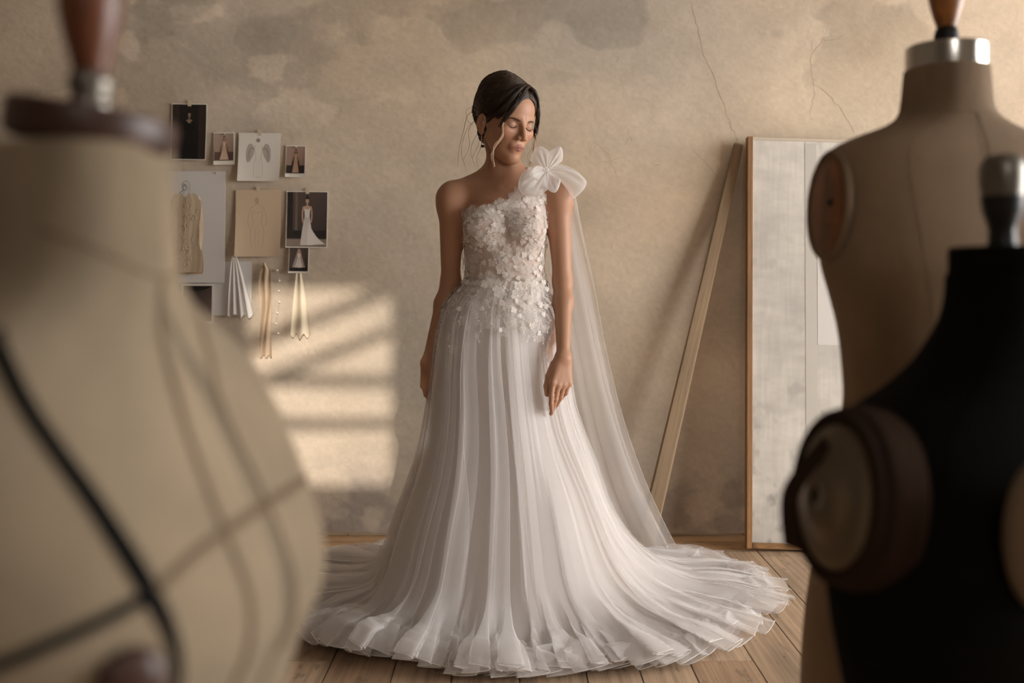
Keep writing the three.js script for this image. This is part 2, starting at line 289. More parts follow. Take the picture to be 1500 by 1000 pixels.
function torsoSDF(x, y, z) {
  const X = x - CX, a = Math.abs(X);
  let d = ell(X, y, z, 0, 1.25, -0.012, 0.131, 0.18, 0.092);
  d = smin(d, ell(X, y, z, 0, 1.1, -0.005, 0.12, 0.16, 0.082), 0.05);
  d = smin(d, ell(X, y, z, 0, 0.93, -0.012, 0.158, 0.15, 0.108), 0.09);
  d = smin(d, ell(X, y, z, 0.004, 1.348, -0.02, 0.148, 0.07, 0.062), 0.06);
  d = smin(d, ell(a, y, z, 0.066, 1.252, 0.05, 0.06, 0.06, 0.05), 0.03);
  d = smin(d, cone(X, y, z, [-0.03, 1.43, -0.025], [-0.16, 1.378, -0.015], 0.034, 0.032), 0.05);
  d = smin(d, cone(X, y, z, [0.03, 1.43, -0.025], [0.16, 1.394, -0.015], 0.034, 0.032), 0.05);
  return d;
}
function neckSDF(x, y, z) {
  let d = cone(x, y, z, [-0.03, 1.38, -0.028], [-0.034, 1.57, -0.012], 0.052, 0.046);
  d = smin(d, cone(x, y, z, [-0.085, 1.56, -0.012], [-0.03, 1.398, 0.035], 0.01, 0.008), 0.03);   // the stretched neck muscle
  return smin(d, cone(x, y, z, [0.02, 1.54, 0.012], [-0.014, 1.398, 0.036], 0.009, 0.007), 0.03);
}
const ARM_R = { s: [-0.199, 1.358, -0.006], e: L(660, 412, -0.03), w: L(627.5, 530, 0.012) };
const ARM_L = { s: [0.15, 1.37, -0.004], e: L(824, 412, 0.01), w: L(825, 524, 0.128) };
const shift = (p, d, k) => [p[0] + d[0] * k, p[1] + d[1] * k, p[2] + d[2] * k];
function armSDF(x, y, z, A) {
  const side = A === ARM_L ? 1 : -1;
  let d = ell(x, y, z, A.s[0], A.s[1] - 0.012, A.s[2], 0.046, 0.058, 0.047);
  d = smin(d, cone(x, y, z, A.s, A.e, 0.041, 0.0305), 0.03);
  const mid = [lerp(A.e[0], A.w[0], 0.28) + side * 0.0015, lerp(A.e[1], A.w[1], 0.28), lerp(A.e[2], A.w[2], 0.28)];
  d = smin(d, cone(x, y, z, A.e, mid, 0.0298, 0.0305), 0.02);
  return smin(d, cone(x, y, z, mid, A.w, 0.0302, 0.0205), 0.02);
}
// five bent fingers and a thumb: d runs down the hand, n is its back, t points to the thumb
function makeHand(w, d, n, t, curl, thumbOut) {
  d = V(...d).normalize(); n = V(...n); n.addScaledVector(d, -n.dot(d)).normalize(); t = V().crossVectors(d, n).multiplyScalar(Math.sign(V().crossVectors(d, n).dot(V(...t)))).normalize();
  const W = V(...w), mk = (a, b, c) => W.clone().addScaledVector(d, a).addScaledVector(t, b).addScaledVector(n, c), arr = (v) => [v.x, v.y, v.z], out = { palm: [], fingers: [] };
  const spec = [[0.029, 0.083, [0.041, 0.025, 0.021], 0.0088], [0.0095, 0.088, [0.045, 0.028, 0.022], 0.009], [-0.0095, 0.084, [0.041, 0.026, 0.021], 0.0086], [-0.027, 0.076, [0.032, 0.02, 0.018], 0.0076]];
  spec.forEach(([b, a, ln, r], i) => {
    const k = mk(a, b, 0);
    out.palm.push([arr(mk(0.004, b * 0.45, 0)), arr(k), 0.0165, 0.0115]);
    let p = k, ang = 0; const f = [];
    ln.forEach((l, j) => { ang += curl[i] * [0.75, 1, 0.6][j]; const q = p.clone().addScaledVector(d, l * Math.cos(ang)).addScaledVector(n, -l * Math.sin(ang)).addScaledVector(t, -b * 0.22 * (j + 0.4) / 2); f.push([arr(p), arr(q), r * (1.04 - j * 0.1), r * (0.96 - j * 0.1)]); p = q; });
    out.fingers.push(f);
  });
  const t0 = mk(0.022, 0.024, -0.006), t1 = mk(0.062, 0.041 + thumbOut, -0.014), t2 = mk(0.094, 0.043 + thumbOut, -0.02), t3 = mk(0.118, 0.036 + thumbOut, -0.026);
  out.fingers.push([[arr(t0), arr(t1), 0.0145, 0.0112], [arr(t1), arr(t2), 0.0108, 0.0096], [arr(t2), arr(t3), 0.0096, 0.0078]]);
  return out;
}
function handSDF(x, y, z, h) {
  let d = 1;
  for (const c of h.palm) d = smin(d, cone(x, y, z, ...c), 0.012);
  let f = 1;
  for (const g of h.fingers) { let e = 1; for (const c of g) e = smin(e, cone(x, y, z, ...c), 0.004); f = Math.min(f, e); }
  return smin(d, f, 0.006);
}
const HAND_L = makeHand(ARM_L.w, [-0.1, -0.97, 0.26], [0.42, 0.1, 0.9], [-1, 0, 0.4], [0.12, 0.3, 0.42, 0.5], -0.004);
const HAND_R = makeHand(ARM_R.w, [0.02, -0.99, 0.08], [-0.72, 0.1, 0.68], [1, 0, 0.7], [0.15, 0.25, 0.3, 0.36], 0.0);
function bodySDF(x, y, z) {
  let d = 1;
  if (y > 0.6) d = torsoSDF(x, y, z);
  if (y > 1.3) { d = smin(d, neckSDF(x, y, z), 0.05);
    d = smin(d, cone(x, y, z, [CX - 0.014, 1.386, 0.054], [CX - 0.14, 1.402, 0.008], 0.008, 0.0075), 0.013);
    d = smin(d, cone(x, y, z, [CX + 0.014, 1.386, 0.054], [CX + 0.14, 1.414, 0.008], 0.008, 0.0075), 0.013); }
  if (y < 1.02) for (const s of [-1, 1]) {
    let l = cone(x, y, z, [CX + s * 0.08, 0.9, -0.01], [CX + s * 0.068, 0.5, 0.0], 0.085, 0.054);
    l = smin(l, cone(x, y, z, [CX + s * 0.068, 0.5, 0], [CX + s * 0.062, 0.12, -0.02], 0.052, 0.036), 0.03);
    l = smin(l, cone(x, y, z, [CX + s * 0.062, 0.1, -0.03], [CX + s * 0.07, 0.03, 0.12], 0.034, 0.026), 0.03);
    d = smin(d, l, 0.05);
  }
  if (x < -0.09 && y > 0.74) d = smin(d, armSDF(x, y, z, ARM_R), 0.028);
  if (x > 0.04 && y > 0.74) d = smin(d, armSDF(x, y, z, ARM_L), 0.028);
  if (y < 0.9) { if (x > 0.06) d = smin(d, handSDF(x, y, z, HAND_L), 0.018); else if (x < -0.17) d = smin(d, handSDF(x, y, z, HAND_R), 0.018); }
  if (y > 1.42) { const q = toHead(x, y, z); d = smin(d, headLocal(...q) * HS, 0.014); }
  return d;
}
const SKIN = lin(180, 135, 107), skinRGB = [SKIN.r, SKIN.g, SKIN.b];
function skinPaint(x, y, z) {
  let c = skinRGB;
  const mix = (to, k) => { c = c.map((v, i) => lerp(v, to[i], k)); };
  if (y > 1.44) {
    const [a, b, d] = toHead(x, y, z), m = Math.abs(a);
    const lip = Math.min(cone(m, b, d, [0.003, -0.063, 0.0918], [0.025, -0.0676, 0.0845], 0.0041, 0.0018), cone(m, b, d, [0, -0.0728, 0.0918], [0.0235, -0.069, 0.0848], 0.0052, 0.0022));
    mix([0.27, 0.085, 0.065], 0.85 * sstep(0.0036, 0.001, lip) * sstep(0.0275, 0.0225, m));
    mix([0.46, 0.19, 0.13], 0.35 * sstep(0.03, 0.008, Math.hypot(m - 0.045, b + 0.03)) * sstep(0.02, 0.05, d));      // blush
    mix([0.3, 0.16, 0.1], 0.4 * sstep(0.016, 0.008, Math.hypot((m - 0.031) * 0.8, b - 0.003)) * sstep(0.05, 0.07, d));     // eye shadow
  } else { const h = fbm(x * 30, y * 30 + z * 20, 2) - 0.5; c = c.map((v) => v * (1 + h * 0.06)); }
  return c;
}
const inHead = (x, y) => y > 1.452, inHandL = (x, y, z) => x > 0.075 && y < 0.835 && y > 0.6 && z > 0.03, inHandR = (x, y, z) => x < -0.2 && y < 0.835 && y > 0.6;
const skin = std(0xffffff, 0.46, { vertexColors: true, specularIntensity: 0.6, sheen: 0.2, sheenRoughness: 0.6, sheenColor: new THREE.Color(0.9, 0.6, 0.45) });
{
  const g = [
    surfaceNets(bodySDF, [-0.33, -0.005, -0.16], [0.24, 1.48, 0.24], 0.0075, (x, y, z) => y < 1.464 && !(inHandL(x, y + 0.014, z)) && !inHandR(x, y + 0.014, z), skinPaint),
    surfaceNets(bodySDF, [-0.16, 1.446, -0.13], [0.13, 1.75, 0.19], 0.0024, inHead, skinPaint),
    surfaceNets(bodySDF, [0.07, 0.62, 0.0], [0.215, 0.846, 0.24], 0.0028, inHandL, skinPaint),
    surfaceNets(bodySDF, [-0.335, 0.62, -0.13], [-0.19, 0.846, 0.1], 0.0028, inHandR, skinPaint)];
  const b = new THREE.Mesh(mergeGeometries(g), skin); b.name = 'body'; b.castShadow = b.receiveShadow = true; bride.add(b);
}
// eyebrows, lashes, earring
const hairDark = std(new THREE.Color(0.03, 0.0165, 0.0095), 0.5, { specularIntensity: 0.5, sheen: 0.3, sheenColor: new THREE.Color(0.4, 0.25, 0.15), sheenRoughness: 0.4 });
const hairMid = std(new THREE.Color(0.075, 0.042, 0.023), 0.5, { specularIntensity: 0.5 }), hairPaleBacklit = std(new THREE.Color(0.4, 0.26, 0.16), 0.55);  // pale one: light brown locks, and wisps with backlight put into their colour
const onHead = (a, b, off = 0.001, from = 0.16) => { let d = from; for (let i = 0; i < 60; i++) { const s = headLocal(a, b, d); if (s < 0.0004) break; d -= s * 0.8; } return fromHead(a, b, d + off); };
for (const s of [-1, 1]) {
  part('eyebrow', tube([[0.0115, 0.0105], [0.02, 0.013], [0.031, 0.0155], [0.041, 0.0155], [0.049, 0.0115]].map(([a, b]) => onHead(s * a, b, 0.0004)), (t) => 0.0031 * (1 - 0.8 * t * t) * sstep(0, 0.2, t) + 0.0002, 20, 6), hairMid, bride);
  const g = [tube([[0.0175, -0.0045], [0.023, -0.0095], [0.031, -0.0115], [0.039, -0.0095], [0.0455, -0.0045]].map(([a, b]) => onHead(s * a, b, 0.0004)), (t) => 0.0011 * Math.sin(Math.PI * clamp(t + 0.12)) + 0.0003, 20, 5)];
  for (let i = 0; i < 16; i++) { const t = i / 15, a = lerp(0.0185, 0.047, t), b = -0.0045 - 0.007 * Math.sin(Math.PI * t), p = onHead(s * a, b, 0.0005), q = toHead(p.x, p.y, p.z), r = fromHead(q[0] + s * (t - 0.4) * 0.006, q[1] - 0.0045, q[2] + 0.006); g.push(tube([p, p.clone().lerp(r, 0.5).add(V(0, -0.001, 0)), r], (k) => 0.0004 * (1.1 - k), 5, 4)); }
  part('eyelashes', g, hairDark, bride);
}
part('lip_line', tube([-0.0235, -0.016, -0.008, 0, 0.008, 0.016, 0.0235].map((a) => onHead(a, -0.0679 + 0.0006 * Math.cos(a * 380), -0.0002)), (t) => 0.0011 * Math.sin(Math.PI * clamp(t * 0.96 + 0.02)) + 0.0002, 30, 6), std(new THREE.Color(0.07, 0.022, 0.018), 0.6), bride);
const gold = std(new THREE.Color(0.75, 0.6, 0.42), 0.25, { metalness: 1 });
{ const p0 = fromHead(-0.079, -0.05, 0.0), g = []; for (let i = 0; i < 6; i++) g.push(new THREE.SphereGeometry(0.0022 - i * 0.0001, 8, 6).translate(p0.x, p0.y - i * 0.0062, p0.z + 0.002)); g.push(tube([p0, V(p0.x, p0.y - 0.036, p0.z + 0.002)], 0.0006, 4, 4)); part('earring', g, gold, bride); }
// hair: a swept-back mass with loose strands
function hairSDF(x, y, z) {
  const [a, b, c] = toHead(x, y, z);
  let d = ell(a, b, c, 0, 0.046, -0.016, 0.087, 0.089, 0.107);
  d = smin(d, ell(a, b, c, -0.012, 0.1, -0.035, 0.056, 0.042, 0.062), 0.03);
  d = smin(d, ell(a, b, c, 0, 0.012, -0.105, 0.05, 0.048, 0.035), 0.035);
  d = smin(d, ell(a, b, c, 0, -0.045, -0.075, 0.042, 0.04, 0.03), 0.03);
  d += 0.0016 * Math.sin(Math.atan2(b - 0.01, a) * 34 + c * 60 + 3 * Math.sin(c * 30)) * sstep(0.06, -0.02, c) + 0.002 * Math.sin(a * 70 + c * 25) ;
  d = smax(d, -(ell(a, b, c, 0.011, -0.032, 0.112, 0.06, 0.121, 0.09)), 0.006);           // face
  d = smax(d, -ell(a, b, c, 0.012, 0.135, 0.03, 0.0028, 0.02, 0.07), 0.003);       // parting
  d = smax(d, -(b + 0.012 + sstep(0.02, -0.06, c) * 0.075), 0.012);
  d = smax(d, -ell(Math.abs(a), b, c, 0.088, -0.022, -0.008, 0.022, 0.034, 0.021), 0.006);
  d = smax(d, -ell(Math.abs(a), b, c, 0.075, -0.03, 0.05, 0.03, 0.045, 0.036), 0.008);          // temples      // around the ear
  return d * HS;
}
const hair = part('hair', surfaceNets(hairSDF, [-0.19, 1.44, -0.15], [0.13, 1.77, 0.19], 0.0026), hairDark, bride);
const hairNormal = (p) => { const e = 0.002; return V(hairSDF(p.x + e, p.y, p.z) - hairSDF(p.x - e, p.y, p.z), hairSDF(p.x, p.y + e, p.z) - hairSDF(p.x, p.y - e, p.z), hairSDF(p.x, p.y, p.z + e) - hairSDF(p.x, p.y, p.z - e)).normalize(); };
{
  const dark = [], mid = [];
  for (let i = 0; i < 520; i++) {
    const side = i % 5 < 3 ? -1 : 1, z0 = rr(-0.07, 0.1), pts = [], end = V(side * rr(0.0, 0.035), rr(-0.045, 0.045), -0.13), drop = rr(0.0, 1), n = 14, turn = 0.7 + 1.15 * drop;
    for (let k = 0; k <= n; k++) {
      const t = k / n, ang = side * turn * Math.min(1, t * 1.5), back = sstep(0.25, 1, t), q = V(lerp(0.012 + Math.sin(ang) * 0.1, end.x, back), lerp(0.04 + Math.cos(ang) * 0.1, end.y, back), lerp(z0 - 0.02 * t, end.z, back));
      const p = fromHead(q.x, q.y, q.z); for (let s = 0; s < 10; s++) p.addScaledVector(hairNormal(p), -(hairSDF(p.x, p.y, p.z) - 0.0004) * 0.7);
      const h = toHead(p.x, p.y, p.z);
      if (Math.abs(hairSDF(p.x, p.y, p.z) - 0.0004) < 0.002 && (!pts.length || p.distanceTo(pts.at(-1)) < 0.05) && headLocal(h[0], h[1], h[2]) > 0.001) pts.push(p);
    }
    if (pts.length > 5) (rnd() < 0.72 ? dark : mid).push(tube(pts, (t) => 0.0019 * Math.sin(Math.PI * clamp(t * 0.92 + 0.06)) + 0.0004, 20, 4));
  }
  for (let i = 0; i < 150; i++) {                                      // off the parting, along the hairline
    const side = i % 5 < 3 ? -1 : 1, b0 = rr(0.086, 0.132), sp = rr(0.035, 0.07), dr = rr(0.03, 0.075), pts = [];
    for (let k = 0; k <= 12; k++) {
      const t = k / 12, p = fromHead(0.012 + side * sp * t, b0 - dr * t * t, lerp(0.12, 0.09, t) - (b0 - 0.086) * 0.9);
      for (let s = 0; s < 10; s++) p.addScaledVector(hairNormal(p), -(hairSDF(p.x, p.y, p.z) - 0.0006) * 0.7);
      if (Math.abs(hairSDF(p.x, p.y, p.z) - 0.0006) < 0.003 && (!pts.length || p.distanceTo(pts.at(-1)) < 0.03)) pts.push(p);
    }
    if (pts.length > 4) (rnd() < 0.7 ? dark : mid).push(tube(pts, (t) => 0.0016 * Math.sin(Math.PI * clamp(t * 0.9 + 0.08)) + 0.0004, 16, 4));
  }
  part('hair_lengths', dark, hairDark, hair).userData.kind = 'stuff'; part('highlighted_lengths', mid, hairMid, hair).userData.kind = 'stuff';
  // curtain fringe and the waved locks that fall beside the face
  const lock = (pts, n, spread, r, mat) => { for (let i = 0; i < n; i++) { const g = tube(pts.map((p, k) => p.clone().add(V(rr(-1, 1), rr(-1, 1), rr(-1, 1)).multiplyScalar(spread * (0.35 + k / pts.length)))), (t) => r * (1 - 0.75 * t) + 0.0003, 26, 5); part('hair_lock', g, mat, hair); } };
  const H = (a, b, c) => fromHead(a, b, c);
  lock([H(0.012, 0.116, 0.066), H(-0.008, 0.106, 0.08), H(-0.03, 0.076, 0.09), H(-0.05, 0.042, 0.09), H(-0.06, 0.012, 0.08), H(-0.064, -0.012, 0.068)], 26, 0.007, 0.0026, hairDark);
  lock([H(0.01, 0.118, 0.06), H(-0.022, 0.106, 0.074), H(-0.05, 0.07, 0.076), H(-0.066, 0.034, 0.07), H(-0.074, 0.01, 0.05)], 26, 0.008, 0.0027, hairDark);
  lock([H(0.01, 0.12, 0.055), H(-0.026, 0.11, 0.064), H(-0.06, 0.075, 0.06), H(-0.08, 0.035, 0.04), H(-0.084, 0.018, 0.01)], 18, 0.009, 0.0026, hairDark);
  lock([H(0.012, 0.116, 0.066), H(0.028, 0.106, 0.074), H(0.045, 0.082, 0.076), H(0.058, 0.05, 0.074), H(0.067, 0.014, 0.069), H(0.068, -0.02, 0.066)], 30, 0.0065, 0.0026, hairDark);
  lock([H(0.014, 0.118, 0.06), H(0.04, 0.104, 0.064), H(0.062, 0.072, 0.058), H(0.078, 0.03, 0.05), H(0.078, -0.005, 0.056), H(0.068, -0.03, 0.064)], 18, 0.006, 0.0024, hairMid);
  lock([H(-0.055, 0.03, 0.09), H(-0.063, -0.01, 0.076), H(-0.058, -0.04, 0.078), H(-0.074, -0.075, 0.072), H(-0.078, -0.105, 0.074), H(-0.064, -0.135, 0.075)], 12, 0.0038, 0.0017, hairPaleBacklit);
  lock([H(0.068, 0.02, 0.075), H(0.077, -0.015, 0.07), H(0.066, -0.05, 0.074), H(0.074, -0.085, 0.074), H(0.06, -0.115, 0.078)], 6, 0.0045, 0.0007, hairPaleBacklit);
  const wisp = (pix, z, r = 0.0005) => part('hair_lock', tube(pix.map(([x, y]) => LV(x + rr(-0.6, 0.6), y, z + rr(-0.01, 0.01))), (t) => r * (1 - 0.6 * t) + 0.0002, 30, 4), hairPaleBacklit, hair);
  wisp([[706, 168], [694, 157], [683, 161], [684, 175], [694, 184]], -0.04); wisp([[704, 176], [690, 180], [680, 200], [676, 225], [682, 246]], -0.05);
  wisp([[703, 190], [694, 204], [690, 222], [696, 244]], -0.03); wisp([[705, 196], [700, 214], [691, 232]], -0.03); wisp([[701, 170], [687, 190], [687, 214], [678, 236]], -0.06);
  wisp([[706, 200], [704, 216], [698, 230], [700, 246]], -0.01); wisp([[699, 160], [686, 168], [679, 190], [672, 222], [671, 244]], -0.05, 0.0007);
  wisp([[783, 205], [779, 218], [773, 230], [777, 240]], 0.06); wisp([[784, 195], [786, 214], [779, 232]], 0.05); wisp([[713, 190], [708, 206], [712, 222]], 0.02);
  part('hair_knot', new THREE.SphereGeometry(0.0055, 16, 12).scale(1.2, 0.9, 0.8).translate(...L(707, 214, -0.06)), hairDark, hair);
}
// ---------------------------------------------------------------- the gown
const satin = std(lin(226, 212, 200), 0.55, { sheen: 0.4, sheenColor: new THREE.Color(1, 0.95, 0.9), sheenRoughness: 0.4 });
const veilWhite = lin(246, 242, 240);
const tulle = (opacity) => std(veilWhite, 0.85, { transparent: true, opacity, transmission: 0.45, sheen: 0.35, sheenColor: new THREE.Color(1, 1, 1), sheenRoughness: 0.5 });
const edgeMat = std(lin(246, 240, 234), 0.8, { transparent: true, opacity: 0.4 });
const laceSoft = std(lin(246, 240, 234), 0.95, { transparent: true, opacity: 0.54, transmission: 0.35, specularIntensity: 0.2, sheen: 0.3, sheenColor: new THREE.Color(1, 1, 1) });
const hemMat = std(lin(244, 240, 236), 0.9, { transparent: true, opacity: 0.55 });
const laceMat = std(lin(244, 237, 231), 0.9, { transmission: 0.3, specularIntensity: 0.3, sheen: 0.4, sheenColor: new THREE.Color(1, 1, 1), sheenRoughness: 0.5 });
// bodice: the torso grown by a few millimetres, cut at the waist and along the one-shouldered neckline
const NECK = [[-0.3, 1.262], [-0.192, 1.287], [-0.172, 1.298], [-0.135, 1.313], [-0.09, 1.319], [-0.045, 1.329], [-0.015, 1.345], [0.012, 1.375], [0.03, 1.405], [0.046, 1.44], [0.06, 1.5]];
const neckline = (x) => { for (let i = 1; i < NECK.length; i++) if (x < NECK[i][0]) { const [a, b] = NECK[i - 1], [c, d] = NECK[i]; return lerp(b, d, clamp((x - a) / (c - a))); } return 1.5; };
const armhole = (y) => 0.118 + 0.0 * y + 0.05 * sstep(1.345, 1.27, y) ;
const waistY = (x) => 1.083 - 0.012 * Math.cos((x - CX) * 10);
const bodiceSDF = (x, y, z) => {
  let d = torsoSDF(x, y, z) - 0.0065;
  if (y > 1.3) d = smin(d, neckSDF(x, y, z) - 0.004, 0.03);
  d = smax(d, (y - neckline(x)) * 0.75, 0.002); d = smax(d, waistY(x) - 0.012 - y, 0.002); return smax(d, x - armhole(y), 0.002);
};
const netting = std(lin(236, 224, 214), 0.8, { transparent: true, opacity: 0.52, sheen: 0.3, sheenColor: new THREE.Color(1, 1, 1) });
const bodice = part('bodice', surfaceNets(bodiceSDF, [-0.21, 1.05, -0.14], [0.19, 1.475, 0.15], 0.004), netting, bride);
// lace flowers: cupped petals round a raised eye; sprays of leaves on a stem
function flowerGeo(petals, cup, ripple) {
  const n = petals * 4, pos = [0, 0, 0.16], ix = [];
  for (let r = 1; r <= 3; r++) for (let i = 0; i < n; i++) { const a = i / n * 2 * Math.PI, edge = 0.72 + 0.28 * Math.pow(Math.abs(Math.cos(a * petals / 2)), 0.7), R = [0.2, 0.62, 1][r - 1] * (r === 1 ? 1 : edge) * (1 + 0.14 * Math.sin(a * 3 + petals) + 0.07 * Math.sin(a * 11)); pos.push(Math.cos(a) * R, Math.sin(a) * R, [0.1, 0.05, cup][r - 1] + (r > 1 ? ripple * Math.sin(a * petals * 2 + r) : 0)); }
  for (let i = 0; i < n; i++) { const j = (i + 1) % n; ix.push(0, 1 + i, 1 + j); for (let r = 0; r < 2; r++) { const a = 1 + r * n; ix.push(a + i, a + n + i, a + j, a + j, a + n + i, a + n + j); } }
  const g = new THREE.BufferGeometry(); g.setAttribute('position', new THREE.Float32BufferAttribute(pos, 3)); g.setIndex(ix); g.computeVertexNormals(); return g;
}
const flowers = [flowerGeo(5, 0.08, 0.035), flowerGeo(6, 0.05, 0.045), flowerGeo(4, 0.1, 0.035)];
const leafShape = (x, y, turn, l, w) => grid(2, 4, (u, v) => { const k = Math.sin(Math.PI * Math.pow(v, 0.8)) * w * (u - 0.5), q = v * l; return [x + Math.cos(turn) * q - Math.sin(turn) * k, y + Math.sin(turn) * q + Math.cos(turn) * k, 0.04 + 0.1 * Math.abs(u - 0.5) + 0.05 * v]; });
const sprays = [1, 2, 3].map((k) => {
  const g = [], P = (t) => [0.35 * Math.sin(t * 2.2 + k) - 0.35 * Math.sin(k), 2.4 * t];
  g.push(tube([0, 0.33, 0.66, 1].map((t) => V(...P(t), 0.04)), (t) => 0.05 * (1.2 - t), 8, 4));
  for (let i = 0; i < 7; i++) { const t = 0.1 + i * 0.13, p = P(t); g.push(leafShape(p[0], p[1], Math.PI / 2 + (i % 2 ? 1 : -1) * (0.75 + 0.12 * k), 0.62 - 0.25 * t, 0.36)); }
  g.push(flowerGeo(5, 0.12, 0.05).scale(0.34, 0.34, 0.5).translate(...P(1), 0.05));
  return mergeGeometries(g.map(plain));
});
const Z = V(0, 0, 1);
function sew(parent, p, n, size, geo, name, mat = laceMat) { const m = part(name, geo, mat, parent); m.position.copy(p).addScaledVector(n, 0.0015); m.quaternion.setFromUnitVectors(Z, n).multiply(new THREE.Quaternion().setFromAxisAngle(Z, rr(0, 6.28))); m.scale.setScalar(size); return m; }
const bodNormal = (p) => { const e = 0.003; return V(torsoSDF(p.x + e, p.y, p.z) - torsoSDF(p.x - e, p.y, p.z), torsoSDF(p.x, p.y + e, p.z) - torsoSDF(p.x, p.y - e, p.z), torsoSDF(p.x, p.y, p.z + e) - torsoSDF(p.x, p.y, p.z - e)).normalize(); };
{
  const hit = (x, y) => { let z = 0.2; for (let i = 0; i < 40; i++) { const d = (y > 1.3 ? smin(torsoSDF(x, y, z), neckSDF(x, y, z), 0.04) : torsoSDF(x, y, z)) - 0.0072; if (d < 0.0005) return V(x, y, z); z -= d * 0.8; if (z < -0.03) return null; } return null; };
  const put = [];
  let n = 0;
  const scatter = (tries, limit, edge, s0, s1, gap, mat) => {
    for (let k = 0, c = 0; k < tries && c < limit; k++) {
      const x = rr(-0.185, 0.135), y = edge ? neckline(x) - rr(-0.004, 0.01) : rr(1.075, 1.42);
      if (y > neckline(x) + 0.004 || x > armhole(y) - 0.004 || y > 1.405 || (!edge && y > 1.345 && x < 0.045)) continue;
      const thin = y < 1.19 && y > 1.095 && Math.abs(x - CX) < 0.1; if (thin && rnd() > 0.4) continue;
      const size = rr(s0, s1), p = hit(x, y); if (!p || put.some((q) => q.distanceTo(p) < (size + q.s) * (q.m === mat ? gap : 0.3))) continue;
      p.s = size; p.m = mat; put.push(p); n++; c++;
      const nn = bodNormal(p), up = p.clone().addScaledVector(nn, mat === laceSoft ? 0 : 0.0012);
      if (n % 4 === 3) sew(bodice, up, nn, size * 0.8, sprays[n % 3], 'lace_spray', mat); else sew(bodice, up, nn, size, flowers[n % 3], 'lace_flower', mat);
    }
  };
  scatter(6000, 140, false, 0.013, 0.02, 0.46, laceSoft); scatter(900, 40, true, 0.009, 0.0125, 0.62, laceSoft); scatter(5000, 105, false, 0.007, 0.0115, 0.75, laceMat); 
  const seam = []; for (let i = 0; i < 48; i++) { const a = i / 48 * 2 * Math.PI, dx = Math.sin(a), dz = Math.cos(a); let r = 0.2; for (let k = 0; k < 40; k++) { const d = torsoSDF(CX + dx * r, 1.082, dz * r - 0.005) - 0.01; r -= d * 0.8; } seam.push(V(CX + dx * r, waistY(CX + dx * r), dz * r - 0.005)); }
  part('waistband', tube(seam, 0.005, 120, 8, true), laceMat, bride);
  const edgePts = []; for (let i = 0; i <= 16; i++) { const q = hit(armhole(1.33 + i * 0.006) - 0.001, 1.33 + i * 0.006); if (q) edgePts.push(q); }
  if (edgePts.length > 3) part('armhole_binding', tube(edgePts, 0.0022, 24, 6), laceMat, bodice);
}
// skirt: a lining and three layers of tulle in folds, spreading into a ruffled train
const FOOT = [[-180, 0.6], [-150, 0.72], [-128, 0.86], [-108, 0.86], [-85, 0.72], [-66, 0.67], [-48, 0.585], [-33, 0.525], [-8, 0.565], [12, 0.58], [27, 0.58], [50, 0.68], [68, 0.735], [80, 0.77], [98, 0.91], [106, 0.965], [116, 1.0], [124, 0.94], [133, 0.9], [160, 0.68], [180, 0.6]];
const footAt = (deg) => { for (let i = 1; i < FOOT.length; i++) if (deg <= FOOT[i][0]) { const [a, r] = FOOT[i - 1], [b, q] = FOOT[i]; const t = (deg - a) / (b - a); return lerp(r, q, t * t * (3 - 2 * t)); } return 0.6; };
const cat = (P, s) => { const f = clamp(s) * (P.length - 1), i = Math.min(P.length - 2, Math.floor(f)), t = f - i, g = (k, c) => P[clamp(k, 0, P.length - 1)][c]; const h = (c) => 0.5 * (2 * g(i, c) + (g(i + 1, c) - g(i - 1, c)) * t + (2 * g(i - 1, c) - 5 * g(i, c) + 4 * g(i + 1, c) - g(i + 2, c)) * t * t + (3 * g(i, c) - g(i - 1, c) - 3 * g(i + 1, c) + g(i + 2, c)) * t * t * t); return [h(0), h(1)]; };
const pnoise = (th, k, s) => fbm((Math.cos(th) + 2) * k + s, (Math.sin(th) + 2) * k + s * 3.7, 3) - 0.5;
